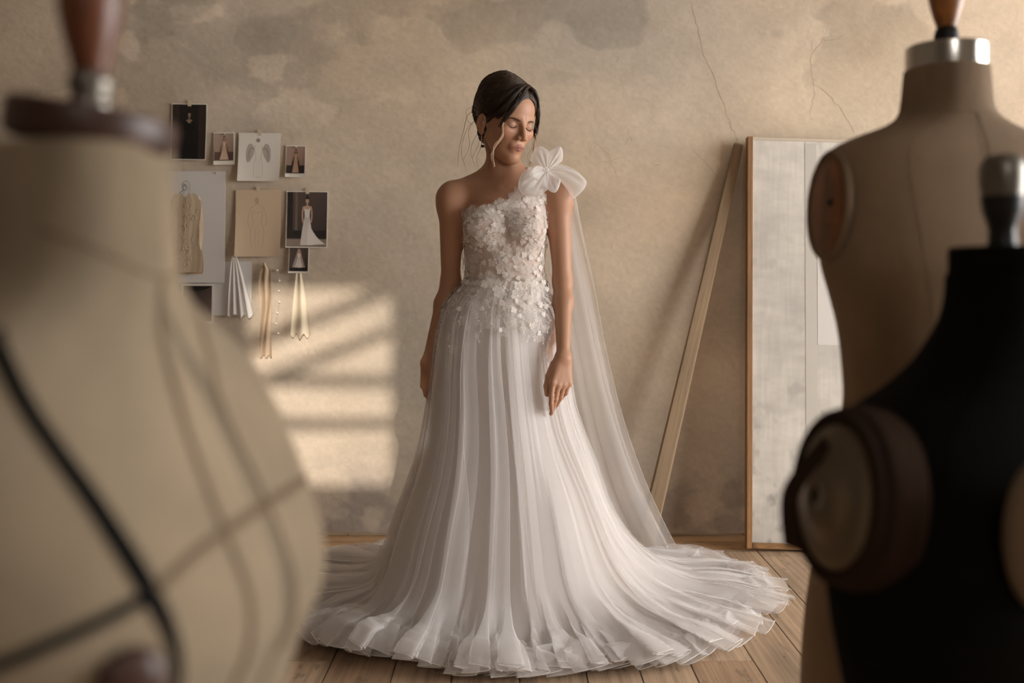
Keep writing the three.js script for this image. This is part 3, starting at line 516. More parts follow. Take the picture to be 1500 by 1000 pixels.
function skirtLayer(o) {
  // o: folds, seed, grow (radial offset), reach (share of the footprint), depth (of the folds), ruffle
  const nearLeft = (th) => sstep(0, -1.1, th) * sstep(-2.6, -1.7, th);
  const F = (th, s) => {
    const a = th > Math.PI ? th - 2 * Math.PI : th, RF = footAt(a * 180 / Math.PI) * o.reach, L0 = nearLeft(a);
    const r5 = 0.275 + 0.06 * RF, r6 = 0.25 + 0.26 * RF;
    const P = [[0.132, 1.084], [0.166, 1.015], [0.185, 0.93], [0.2, 0.81], [lerp(0.214, 0.228, L0), 0.66], [lerp(r5 * 0.8, 0.272, L0), 0.5], [lerp(r5 * 0.98, 0.335, L0), 0.33], [lerp(r6 * 0.9, 0.385, L0), 0.18], [lerp(lerp(r6, RF, 0.22), 0.44, L0), 0.09], [lerp(r6, RF, 0.6), 0.05], [RF, 0.016]];
    let [r, y] = cat(P, s);
    r += o.grow * sstep(0, 0.3, s);
    const warp = th * o.folds / 2 + 11 * pnoise(th, 1.5, o.seed) + s * 1.6 * pnoise(th, 2.5, o.seed + 9), w1 = Math.sin(warp), fold = 0.5 + 0.5 * Math.sin(warp * 2) * (0.75 + 0.25 * w1) , fine = 0.5 + 0.5 * Math.sin(warp * 5.3 + 4 * pnoise(th, 2, o.seed + 4));
    const amp = o.depth * (0.2 + 0.8 * sstep(0.02, 0.5, s)) * (0.3 + 1.7 * (pnoise(th, 2.6, o.seed + 20) + 0.5)) * (1 - 0.45 * sstep(0.75, 1, s));
    r += amp * (Math.pow(fold, 1.4) - 0.5) + 0.0035 * (fine - 0.5) * sstep(0.9, 0.3, s);
    r -= 0.028 * sstep(0.35, 0.55, a) * sstep(1.5, 1.15, a) * sstep(0.35, 0.62, y) * sstep(0.95, 0.85, y);   // pushed in by the hand
    let t2 = th + 0.5 * amp * Math.sin(warp * 4 + 0.7) / Math.max(0.2, r);
    const lowe = sstep(0.66, 0.98, s), wild = 0.1 + 1.7 * (pnoise(th, 3, o.seed + 50) + 0.5), ph = th * o.ruffles + 6 * pnoise(th, 2, o.seed + 33), ph2 = th * o.ruffles * 0.43 + 9 * pnoise(th, 1.7, o.seed + 41);
    y += lowe * o.ruffle * (0.55 * (Math.sin(ph) + 1) + 0.5 * (Math.sin(ph2) + 1)) * wild + sstep(0.6, 0.8, s) * amp * 0.4 * fold;
    y += lowe * (0.032 + 0.045 * L0) * (fbm(s * 11 + o.seed, th * 8, 3) - 0.3) * sstep(1, 0.9, s);
    r += lowe * (0.012 * Math.sin(ph * 1.0 + 1) + 0.024 * Math.sin(ph2));
    t2 += lowe * wild * 0.03 * Math.sin(ph * 2 + 0.6 + 6 * (1 - s)) / Math.max(0.5, RF);
    const zs = lerp(0.78, 1, sstep(0.1, 0.6, s));
    return [lerp(CX, -0.02, s) - 0.022 * sstep(0, 0.12, s) * sstep(0.55, 0.25, s) + r * Math.sin(t2), Math.max(0.004, y), r * Math.cos(t2) * zs];
  };
  return F;
}
const LINING = skirtLayer({ folds: 16, seed: 2, grow: -0.022, reach: 0.88, depth: 0.014, ruffles: 30, ruffle: 0.006 });
const layers = [
  { folds: 22, seed: 11, grow: -0.006, reach: 0.92, depth: 0.02, ruffles: 62, ruffle: 0.016, opacity: 0.56 },
  { folds: 18, seed: 23, grow: 0.006, reach: 0.965, depth: 0.024, ruffles: 54, ruffle: 0.02, opacity: 0.47 }];
const skirt = part('skirt', grid(480, 90, (u, v) => LINING(u * 2 * Math.PI, v), true), satin, bride);
for (const o of layers) {
  const F = skirtLayer(o); part('tulle_layer', grid(1080, 150, (u, v) => F(u * 2 * Math.PI, v), true), tulle(o.opacity), skirt);
  const hem = []; for (let i = 0; i < 900; i++) hem.push(V(...F(i / 900 * 2 * Math.PI, 1)));
  part('rolled_hem', tube(hem, 0.0014, 1800, 4, true), hemMat, skirt);
}
// the outermost tulle hangs in overlapping panels whose edges show as fine pale lines
const OUTER = skirtLayer({ folds: 15, seed: 37, grow: 0.016, reach: 1.0, depth: 0.028, ruffles: 50, ruffle: 0.022 });
{
  const G = 13, over = 0.2;
  for (let g = 0; g < G; g++) {
    const a0 = (g + rr(-0.25, 0.25)) / G * 2 * Math.PI, span = (1 + over) / G * 2 * Math.PI * rr(1, 1.3), lift = 0.004 + 0.006 * (g % 3);
    const F = (u, v) => { const th = a0 + u * span * lerp(0.82, 1, v) + 0.1 * Math.sin(v * 3 + g) * v, p = OUTER((th + 4 * Math.PI) % (2 * Math.PI), v), l = 1 + lift * sstep(0, 0.2, v) / 0.3; return [CX + (p[0] - CX) * l, p[1] + 0.002 * (g % 3), p[2] * l]; };
    part('tulle_panel', grid(110, 130, F), tulle(0.36), skirt);
    const e = [], h = []; for (let i = 0; i <= 70; i++) e.push(V(...F(1, i / 70))); for (let i = 0; i <= 120; i++) h.push(V(...F(i / 120, 1)));
    part('rolled_hem', tube(h, 0.0014, 320, 4), hemMat, skirt); part('panel_edge', tube(e, 0.0008, 200, 4), edgeMat, skirt);
  }
}
// frothy flounces of tulle lying along the hem
[[0.82, 0.985, 43, 5, 0.34], [0.86, 1.0, 37, 17, 0.34], [0.78, 0.95, 31, 29, 0.3]].forEach(([r0, r1, nr, seed, op]) => {
  const F = (u, v) => {
    const th = u * 2 * Math.PI, a = th > Math.PI ? th - 2 * Math.PI : th, RF = footAt(a * 180 / Math.PI), q = sstep(0, 0.7, v), wild = 0.35 + 1.3 * (pnoise(th, 3, seed) + 0.5);
    const ph = th * nr + 7 * pnoise(th, 2, seed + 3), ph2 = th * nr * 0.41 + 9 * pnoise(th, 1.7, seed + 8);
    const r = RF * lerp(r0, r1, v) + q * (0.014 * Math.sin(ph + 1) + 0.03 * Math.sin(ph2)), t2 = th + q * wild * 0.034 * Math.sin(ph * 2 + 0.6 + 4 * (1 - v)) / Math.max(0.5, RF);
    const y = lerp(0.075, 0.006, Math.pow(v, 0.8)) + q * wild * (0.014 * (1 + Math.sin(ph)) + 0.012 * (1 + Math.sin(ph2))) + 0.05 * Math.sin(Math.PI * Math.min(1, v * 1.1)) * (fbm(v * 4 + seed, th * 9, 3) - 0.35);
    return [-0.02 + r * Math.sin(t2), Math.max(0.004, y), r * Math.cos(t2)];
  };
  part('hem_flounce', grid(1100, 26, F, true), tulle(op), skirt);
  const h = []; for (let i = 0; i < 900; i++) h.push(V(...F(i / 900, 1))); part('rolled_hem', tube(h, 0.0013, 1800, 4, true), hemMat, skirt);
});
// lace sprays over the hips
{
  const P = (th, s) => V(...OUTER(th, s)); const put = []; let n = 0;
  for (let tries = 0; tries < 9000 && n < 210; tries++) {
    const a = rr(-1.5, 1.5), low = 0.09 + 0.16 * (pnoise(a, 4, 77) + 0.5) + 0.1 * Math.abs(a); const s = 0.012 + low * Math.pow(rnd(), 1.5), th = (a + 2 * Math.PI) % (2 * Math.PI), p = P(th, s), soft = n < 120, size = soft ? lerp(0.019, 0.014, clamp(s / 0.3)) * rr(0.8, 1.15) : lerp(0.011, 0.008, clamp(s / 0.3)) * rr(0.8, 1.2);
    if (put.some((q) => q.distanceTo(p) < (size + q.s) * (q.soft === soft ? lerp(0.5, 0.9, clamp(s / 0.3)) : 0.3))) continue;
    const e = 0.03, nn = P(th + e, s).sub(P(th - e + 2 * Math.PI, s)).cross(P(th, s + 0.02).sub(P(th, Math.max(0, s - 0.02)))).normalize(); if (nn.dot(V(Math.sin(a), 0, Math.cos(a))) < 0) nn.negate();
    p.s = size; p.soft = soft; put.push(p); n++; const up = p.clone().addScaledVector(nn, soft ? 0.004 : 0.0065), mat = soft ? laceSoft : laceMat;
    if (n % 2) { const m = sew(skirt, up, nn, size * 0.95, sprays[n % 3], 'lace_spray', mat); m.quaternion.setFromUnitVectors(Z, nn); m.rotateZ(Math.PI + rr(-0.6, 0.6)); } else sew(skirt, up, nn, size, flowers[n % 3], 'lace_flower', mat);
  }
}
// shoulder cape of the same tulle, falling behind the arm to the floor
{
  const O = [[843, 286, 3.27], [852, 335, 3.31], [871, 425, 3.37], [889, 520, 3.46], [918, 630, 3.57], [956, 730, 3.69], [1004, 826, 3.83]].map((q) => at(...q)), I = [[806, 290, 3.29], [803, 340, 3.34], [804, 425, 3.42], [815, 520, 3.52], [830, 630, 3.63], [850, 730, 3.74], [890, 822, 3.86]].map((q) => at(...q));
  const co = new THREE.CatmullRomCurve3(O), ci = new THREE.CatmullRomCurve3(I);
  const cape = new THREE.Group(); cape.name = 'cape'; bride.add(cape);
  for (const [k, sd, op, amp] of [[0, 3, 0.48, 0.03], [1, 8, 0.38, 0.022]]) {
    const f = (u, v) => { const a = ci.getPoint(v), b = co.getPoint(v), w = u * (1 - k * 0.1) , fold = Math.abs(Math.sin(u * (k ? 13 : 9) + 1.5 * Math.sin(v * 2 + sd))); a.lerp(b, w); return [a.x, a.y + BD * 0 - 0, a.z + BD + (fold - 0.5) * amp * (0.25 + v) - k * 0.02]; };
    part('cape_layer', grid(120, 80, f), tulle(op), cape);
    const e = []; for (let i = 0; i <= 60; i++) e.push(V(...f(1, i / 60))); part('cape_edge', tube(e, 0.0008, 160, 4), edgeMat, cape);
  }
}
// organza bow on the shoulder
{
  const bow = new THREE.Group(); bow.name = 'bow'; bride.add(bow);
  const knot = LV(801, 250, 0.075), organza = std(lin(250, 247, 245), 0.95, { specularIntensity: 0.3, transparent: true, opacity: 0.42, transmission: 0.4, sheen: 0.4, sheenColor: new THREE.Color(1, 1, 1) }), K = [];
  // direction in degrees in the picture plane, length, half width, lean towards the camera, pleats
  for (const [deg, len, half, lean, pleats, sd, bend] of [[112, 0.082, 0.036, -0.012, 3, 1, 0], [60, 0.09, 0.026, -0.02, 3, 2, 0], [14, 0.13, 0.046, -0.03, 4, 3, 0.062], [205, 0.098, 0.046, 0.03, 4, 4, 0.02], [238, 0.09, 0.034, 0.022, 3, 7, 0.0], [290, 0.075, 0.028, 0.035, 3, 5, 0], [186, 0.056, 0.022, 0.05, 2, 6, 0.01]]) {
    const a = deg * Math.PI / 180, d = V(Math.cos(a), Math.sin(a), 0), b = V(-Math.sin(a), Math.cos(a), 0);
    const f = (u, v) => {
      const q = (u - 0.5) * 2, along = Math.sin(Math.PI * v), r = len * Math.pow(along, 0.85) * (1 - 0.42 * q * q), w = half * (0.08 + 1.05 * Math.pow(along, 0.8)) * q * (0.94 + 0.06 * Math.cos(6 * v));
      const puff = 0.022 * Math.sin(2 * Math.PI * v) * (1 - 0.5 * q * q), pl = 0.0026 * Math.sin(q * Math.PI * pleats + sd) * (1.25 - along), ro = 0.0012 * Math.sin(q * 5 + sd * 3) * along * along;
      const p = knot.clone().addScaledVector(d, r + ro).addScaledVector(b, w); p.y -= bend * along * along; p.z += lean * along + puff + pl; return [p.x, p.y, p.z];
    };
    const g = grid(36, 40, f); part('bow_loop', g, organza, bow);
    const e = []; for (let i = 0; i <= 36; i++) e.push(V(...f(i / 36, 0.5))); K.push(tube(e, 0.0009, 60, 4));
  }
  part('bow_edge', K, hemMat, bow);
  part('bow_knot', [new THREE.SphereGeometry(0.007, 16, 12).scale(1.2, 0.9, 0.8).translate(knot.x, knot.y, knot.z + 0.014), new THREE.TorusGeometry(0.006, 0.0025, 8, 20).rotateX(0.5).translate(knot.x - 0.004, knot.y + 0.003, knot.z + 0.018)], organza, bow);
}
// ---------------------------------------------------------------- dress forms
const weave = pixelTexture(256, 256, (x, y) => { const h = 128 + 50 * Math.sin(x * Math.PI / 4) * (((y >> 2) & 1) ? 1 : -1) + 40 * (vnoise(x / 2, y / 9) - 0.5) + 40 * (vnoise(x / 9, y / 2) - 0.5); return [h, h, h]; }, false); weave.repeat.set(14, 14);
const clothTone = (c, s) => { const t = pixelTexture(512, 512, (x, y) => { const k = 1 + (fbm(x / 60 + s, y / 80, 4) - 0.5) * 0.22 + (hash(x, y) - 0.5) * 0.05; return [c[0] * k, c[1] * k, c[2] * k]; }); return t; };
const linen = std(0xffffff, 0.9, { map: clothTone([153, 135, 110], 3), bumpMap: weave, bumpScale: 0.0006, sheen: 0.3, sheenColor: new THREE.Color(0.9, 0.8, 0.7) });
const linenPale = std(0xffffff, 0.9, { map: clothTone([144, 120, 95], 9), bumpMap: weave, bumpScale: 0.0006 });
const blackCloth = std(0xffffff, 0.95, { map: clothTone([20, 17, 14], 5), bumpMap: weave, bumpScale: 0.0006, specularIntensity: 0.12 });
const brownCloth = std(0xffffff, 0.95, { map: clothTone([62, 45, 34], 6), bumpMap: weave, bumpScale: 0.0006, specularIntensity: 0.2 });
const grain = (c, s, k = 0.4) => { const t = woodTexture(s, c, k, 64, 256); return t; };
const walnut = std(0xffffff, 0.45, { map: grain([62, 36, 26], 3) }), cherry = std(0xffffff, 0.4, { map: grain([98, 54, 30], 8) }), maple = std(0xffffff, 0.4, { map: grain([150, 96, 48], 4) }), amber = std(0xffffff, 0.4, { map: grain([122, 74, 34], 6, 0.3) });
const steel = std(lin(196, 190, 182), 0.22, { metalness: 1 }), dullSteel = std(lin(120, 114, 106), 0.38, { metalness: 0.9 }), iron = std(lin(30, 28, 27), 0.45, { metalness: 0.5 }), bronze = std(lin(108, 96, 80), 0.35, { metalness: 0.65 });
const blackTape = std(lin(17, 17, 16), 0.9, { specularIntensity: 0.2 }), brownTape = std(lin(104, 84, 62), 0.85), seamThread = std(lin(120, 100, 78), 0.9);
// rings: [y, half width, depth to the front, depth to the back]
function formSurface(rings) {
  return (th, y) => {
    let i = 0; while (i < rings.length - 2 && y < rings[i + 1][0]) i++;
    const a = rings[Math.max(0, i - 1)], b = rings[i], c = rings[i + 1], d = rings[Math.min(rings.length - 1, i + 2)], t = clamp((b[0] - y) / (b[0] - c[0]));
    const q = (k) => { const m0 = (c[k] - a[k]) / 2 * (b[0] - c[0]) / Math.max(1e-4, (a[0] - c[0]) / 2 || 1), m1 = (d[k] - b[k]) / 2 * (b[0] - c[0]) / Math.max(1e-4, (b[0] - d[0]) / 2 || 1); const t2 = t * t, t3 = t2 * t; return (2 * t3 - 3 * t2 + 1) * b[k] + (t3 - 2 * t2 + t) * m0 + (-2 * t3 + 3 * t2) * c[k] + (t3 - t2) * m1; };
    const s = Math.sin(th), co = Math.cos(th), e = 0.88;
    return [q(1) * Math.sign(s) * Math.pow(Math.abs(s), e), y, q(co > 0 ? 2 : 3) * Math.sign(co) * Math.pow(Math.abs(co), e)];
  };
}
function formBody(parent, rings, mat) {
  const S = formSurface(rings), y0 = rings[0][0], y1 = rings.at(-1)[0];
  const g = grid(96, 140, (u, v) => S(u * 2 * Math.PI, lerp(y0, y1, v)), true);
  const uv = g.attributes.uv; for (let i = 0; i < uv.count; i++) uv.setXY(i, uv.getX(i) * 2, uv.getY(i) * 2);
  const bottom = grid(96, 4, (u, v) => { const p = S(u * 2 * Math.PI, y1); return [p[0] * (1 - v), y1 - 0.02 * v, p[2] * (1 - v)]; }, true);
  const top = grid(96, 2, (u, v) => { const p = S(u * 2 * Math.PI, y0); return [p[0] * (1 - v), y0, p[2] * (1 - v)]; }, true);
  part('torso', [g, bottom, top], mat, parent);
  return S;
}
// a flat tape lying on the form along [angle, height, half width]
function tape(parent, S, path, mat, name = 'tape', lift = 0.0012) {
  const c = new THREE.CatmullRomCurve3(path.map(([a, y, w]) => V(a, y, w))), n = 60, pos = [], ix = [];
  const sp = (a, y) => V(...S(a, y));
  for (let i = 0; i <= n; i++) {
    const q = c.getPoint(i / n), q2 = c.getPoint(Math.min(1, i / n + 0.004)), q1 = c.getPoint(Math.max(0, i / n - 0.004)), p = sp(q.x, q.y), tan = sp(q2.x, q2.y).sub(sp(q1.x, q1.y)).normalize();
    const nor = sp(q.x + 0.02, q.y).sub(sp(q.x - 0.02, q.y)).cross(sp(q.x, q.y - 0.004).sub(sp(q.x, q.y + 0.004))).normalize(); if (nor.dot(V(Math.sin(q.x), 0, Math.cos(q.x))) < 0) nor.negate();
    const b = V().crossVectors(nor, tan).normalize();
    for (let k = 0; k < 5; k++) { const o = (k - 2) / 2, e = p.clone().addScaledVector(b, o * q.z).addScaledVector(nor, lift * (1 - 0.9 * Math.pow(Math.abs(o), 4))); pos.push(e.x, e.y, e.z); }
    if (i) for (let k = 0; k < 4; k++) { const a = (i - 1) * 5 + k; ix.push(a, a + 5, a + 1, a + 1, a + 5, a + 6); }
  }
  const g = new THREE.BufferGeometry(); g.setAttribute('position', new THREE.Float32BufferAttribute(pos, 3)); g.setIndex(ix); g.computeVertexNormals();
  return part(name, g, mat, parent);
}
function stand(parent, y, mat) {
  part('stand_pole', new THREE.CylinderGeometry(0.016, 0.016, y - 0.08, 20).translate(0, (y - 0.08) / 2 + 0.08, 0), mat, parent);
  part('stand_hub', lathe([[0, 0.16], [0.03, 0.155], [0.036, 0.12], [0.03, 0.07], [0, 0.065]], 24), mat, parent);
  for (let i = 0; i < 3; i++) { const a = i * 2.094 + 0.6, s = Math.sin(a), c = Math.cos(a); part('stand_leg', tube([V(s * 0.02, 0.11, c * 0.02), V(s * 0.12, 0.1, c * 0.12), V(s * 0.2, 0.05, c * 0.2), V(s * 0.24, 0.012, c * 0.24)], (t) => 0.014 - 0.003 * t, 16, 8), mat, parent); }
}
const LEFT_RINGS = [[1.152, 0.05, 0.051, 0.054], [1.115, 0.051, 0.052, 0.056], [1.08, 0.056, 0.053, 0.06], [1.06, 0.075, 0.0552, 0.07], [1.04, 0.112, 0.064, 0.084], [1.015, 0.145, 0.08, 0.095], [0.985, 0.162, 0.097, 0.1], [0.95, 0.168, 0.115, 0.102], [0.92, 0.168, 0.129, 0.103], [0.893, 0.166, 0.138, 0.102], [0.868, 0.162, 0.137, 0.1], [0.842, 0.157, 0.1251, 0.098], [0.8, 0.15, 0.1113, 0.095], [0.74, 0.138, 0.0984, 0.092], [0.66, 0.132, 0.0938, 0.095], [0.56, 0.155, 0.1104, 0.12], [0.46, 0.17, 0.115, 0.135], [0.42, 0.165, 0.1104, 0.13]];
const RIGHT_RINGS = [[1.372, 0.054, 0.056, 0.056], [1.335, 0.057, 0.058, 0.06], [1.31, 0.062, 0.061, 0.064], [1.297, 0.078, 0.066, 0.07], [1.286, 0.104, 0.072, 0.076], [1.274, 0.138, 0.079, 0.083], [1.26, 0.166, 0.085, 0.088], [1.243, 0.181, 0.09, 0.092], [1.2, 0.188, 0.1, 0.096], [1.15, 0.187, 0.112, 0.098], [1.1, 0.183, 0.12, 0.098], [1.057, 0.17, 0.118, 0.096], [1.009, 0.157, 0.11, 0.093], [0.952, 0.15, 0.102, 0.09], [0.904, 0.148, 0.1, 0.092], [0.8, 0.164, 0.112, 0.11], [0.7, 0.184, 0.125, 0.13], [0.6, 0.199, 0.135, 0.142], [0.5, 0.205, 0.136, 0.145], [0.44, 0.203, 0.132, 0.142]];
const DARK_RINGS = [[1.08, 0.05, 0.052, 0.052], [1.053, 0.051, 0.053, 0.055], [1.033, 0.057, 0.055, 0.058], [1.012, 0.071, 0.06, 0.064], [0.988, 0.092, 0.067, 0.072], [0.965, 0.124, 0.076, 0.082], [0.946, 0.158, 0.083, 0.09], [0.92, 0.18, 0.091, 0.096], [0.87, 0.19, 0.106, 0.098], [0.8, 0.19, 0.12, 0.098], [0.74, 0.183, 0.122, 0.096], [0.67, 0.168, 0.11, 0.094], [0.6, 0.152, 0.1, 0.092], [0.5, 0.17, 0.112, 0.11], [0.42, 0.19, 0.125, 0.13]];
// near left: linen form under a walnut cap, seen from its side
{
  const t = thing('dress_form', 'beige linen dress form with black style tape and dark round wooden neck cap', 'dress form', [-0.266, 0, -0.62], 1.38);
  const S = formBody(t, LEFT_RINGS, linen);
  const head = new THREE.Group(); head.name = 'neck_block'; head.position.set(0, 1.153, 0.002); t.add(head);
  head.rotation.set(0.17, 0, 0);
  part('neck_cap', lathe([[0, 0], [0.046, 0], [0.0495, 0.003], [0.0505, 0.012], [0.05, 0.0222], [0.0475, 0.0246], [0, 0.025]], 64), walnut, head);
  part('finial_collar', lathe([[0.0125, 0.022], [0.0135, 0.026], [0.0128, 0.03], [0.0112, 0.032], [0.013, 0.036], [0.0138, 0.04], [0.0128, 0.0445], [0.0105, 0.047]], 32), dullSteel, t).position.set(0, 1.153, 0.004);
  part('finial', lathe([[0.0106, 0.046], [0.0125, 0.055], [0.0155, 0.066], [0.0185, 0.08], [0.0198, 0.093], [0.019, 0.108], [0.0155, 0.122], [0.009, 0.131], [0, 0.134]], 40), cherry, t).position.set(0, 1.153, 0.004);
  tape(t, S, [[-1.32, 1.044, 0.0045], [-1.02, 1.02, 0.0048], [-0.85, 0.992, 0.005], [-0.73, 0.96, 0.0054], [-0.64, 0.916, 0.0056], [-0.58, 0.868, 0.003], [-0.56, 0.8, 0.003]], blackTape, 'style_tape', 0.0022);
  tape(t, S, [[-1.9, 0.878, 0.0036], [-1.5, 0.883, 0.0036], [-1.2, 0.892, 0.0036], [-0.96, 0.902, 0.0036], [-0.64, 0.914, 0.0034]], blackTape, 'style_tape', 0.002);
  tape(t, S, [[-0.64, 0.914, 0.0032], [-0.42, 0.927, 0.003], [-0.18, 0.934, 0.003], [0.1, 0.938, 0.003], [0.5, 0.936, 0.003]], brownTape, 'style_tape', 0.0015);
  tape(t, S, [[-0.02, 1.07, 0.0025], [-0.17, 1.028, 0.0028], [-0.235, 0.984, 0.003], [-0.26, 0.936, 0.003], [-0.25, 0.904, 0.003], [-0.26, 0.87, 0.003], [-0.27, 0.82, 0.003]], brownTape, 'style_tape', 0.0015);
  tape(t, S, [[0.5, 1.058, 0.0022], [0.12, 1.026, 0.0025], [0.0, 0.992, 0.0025], [0.0, 0.94, 0.0025], [0.0, 0.85, 0.0025]], brownTape, 'style_tape', 0.0012);
  tape(t, S, [[-1.5, 1.1, 0.0012], [-0.95, 1.09, 0.0012], [-0.4, 1.078, 0.0012], [0.0, 1.073, 0.0012], [0.5, 1.078, 0.0012]], seamThread, 'neck_seam', 0.0012);
  { const q = S(-0.76, 0.876), k = part('knob', lathe([[0.0165, -0.004], [0.017, 0.004], [0.0145, 0.0085], [0.007, 0.0105], [0, 0.011]], 32), walnut, t); k.position.set(...q); k.quaternion.setFromUnitVectors(V(0, 1, 0), V(Math.sin(-0.76), 0, Math.cos(-0.76))); }
  stand(t, 0.44, iron);
}
// middle right: linen form with a polished neck ring
{
  const t = thing('dress_form', 'beige linen dress form with polished metal neck ring and wooden oval arm plate', 'dress form', [0.611, 0, -1.4], 0.21);
  const S = formBody(t, RIGHT_RINGS, linenPale);
  part('neck_cap', lathe([[0, 1.37], [0.053, 1.37], [0.0545, 1.372], [0.0545, 1.402], [0.053, 1.4045], [0, 1.4045]], 64), steel, t, 'polished metal neck ring');
  part('finial_collar', lathe([[0.018, 1.404], [0.0185, 1.408], [0.0165, 1.413], [0.017, 1.42], [0.015, 1.428], [0.0125, 1.432]], 32), iron, t);
  part('finial', lathe([[0.0125, 1.431], [0.0165, 1.442], [0.021, 1.458], [0.0245, 1.476], [0.0255, 1.492], [0.0235, 1.508], [0.017, 1.522], [0, 1.53]], 40), maple, t);
  for (const s of [-1, 1]) {
    const arm = new THREE.Group(); arm.name = 'arm_plate'; arm.position.set(s * 0.183, 1.178, 0.004); arm.rotation.set(0, 0, s * 0.06); t.add(arm);
    part('plate', new THREE.SphereGeometry(1, 48, 20).scale(0.008, 0.071, 0.05), amber, arm);
    part('padded_rim', new THREE.TorusGeometry(1, 0.07, 12, 64).rotateY(Math.PI / 2).scale(0.09, 0.0715, 0.0505), linenPale, arm);
    part('bolt', new THREE.SphereGeometry(0.0045, 12, 10).translate(s * 0.0075, 0.002, 0.016), iron, arm);
  }
  const ring = []; for (let i = 0; i <= 24; i++) ring.push([i / 24 * 2 * Math.PI, 1.308 - 0.006 * Math.cos(i / 24 * 2 * Math.PI), 0.0008]); tape(t, S, ring, seamThread, 'neck_seam', 0.0006);
  for (const a of [0, 0.62, -0.62]) { const p = []; for (let i = 0; i <= 14; i++) p.push([a * (1 - 0.15 * Math.sin(i / 14 * Math.PI)), 1.3 - i * 0.06, 0.0007]); tape(t, S, p, seamThread, 'seam', 0.0005); }
  stand(t, 0.46, iron);
}
// near right: black form with a domed metal arm disc
{
  const t = thing('dress_form', 'black fabric dress form with round metal arm disc at its shoulder', 'dress form', [0.4925, 0, -1.0], 0.28);
  const S = formBody(t, DARK_RINGS, blackCloth);
  part('neck_cap', lathe([[0, 1.076], [0.049, 1.076], [0.0505, 1.079], [0.0505, 1.104], [0.049, 1.107], [0, 1.107]], 48), blackCloth, t);
  part('finial_stem', lathe([[0.0155, 1.106], [0.0135, 1.112], [0.0128, 1.124], [0.0145, 1.13], [0.0188, 1.143], [0.0202, 1.152], [0.0205, 1.158]], 32), iron, t);
  part('finial', lathe([[0.0205, 1.158], [0.0218, 1.17], [0.0222, 1.182], [0.0205, 1.192], [0.0155, 1.199], [0, 1.202]], 40), dullSteel, t, 'domed grey metal finial');
  for (const s of [-1, 1]) {
    const arm = new THREE.Group(); arm.name = 'arm_disc'; arm.position.set(s * 0.175, 0.868, 0.012); arm.rotation.set(0, 0, s * 0.1); t.add(arm);
    const turn = (g) => g.rotateZ(-s * Math.PI / 2).scale(1, 1, 0.86);
    part('arm_stump', turn(lathe([[0.084, -0.022], [0.087, -0.004], [0.086, 0.012], [0.082, 0.022], [0.07, 0.027]], 56)), brownCloth, arm);
    part('rim', turn(new THREE.TorusGeometry(0.0745, 0.0075, 12, 64).rotateX(Math.PI / 2).translate(0, 0.024, 0)), brownCloth, arm);
    part('disc', turn(lathe([[0.072, 0.022], [0.066, 0.03], [0.055, 0.0335], [0.043, 0.0345], [0.038, 0.039], [0.03, 0.044], [0.018, 0.047], [0.008, 0.047], [0.0075, 0.041], [0, 0.04]], 56)), bronze, arm, 'domed metal disc with a dark centre hole');
    part('bolt_hole', turn(new THREE.CylinderGeometry(0.0075, 0.0075, 0.003, 20).translate(0, 0.0452, 0)), iron, arm);
  }
  part('cloth_tab', grid(8, 24, (u, v) => [-0.2 - 0.043 * Math.sin(Math.min(1, v * 1.8) * Math.PI / 2) + (u - 0.5) * 0.011, 0.925 - v * 0.1 - 0.004 * u, 0.004 + (u - 0.5) * 0.012 + 0.003 * Math.sin(v * 7)]), brownCloth, t);
  part('pad', new THREE.SphereGeometry(1, 40, 28).scale(0.036, 0.066, 0.02).translate(-0.071, 0.852, 0.122), linenPale, t, 'tan rounded pad');
  for (const a of [0.7, -0.7]) { const p = []; for (let i = 0; i <= 14; i++) p.push([a, 1.05 - i * 0.042, 0.0008]); tape(t, S, p, blackCloth, 'seam', 0.0006); }
  stand(t, 0.44, iron);
}
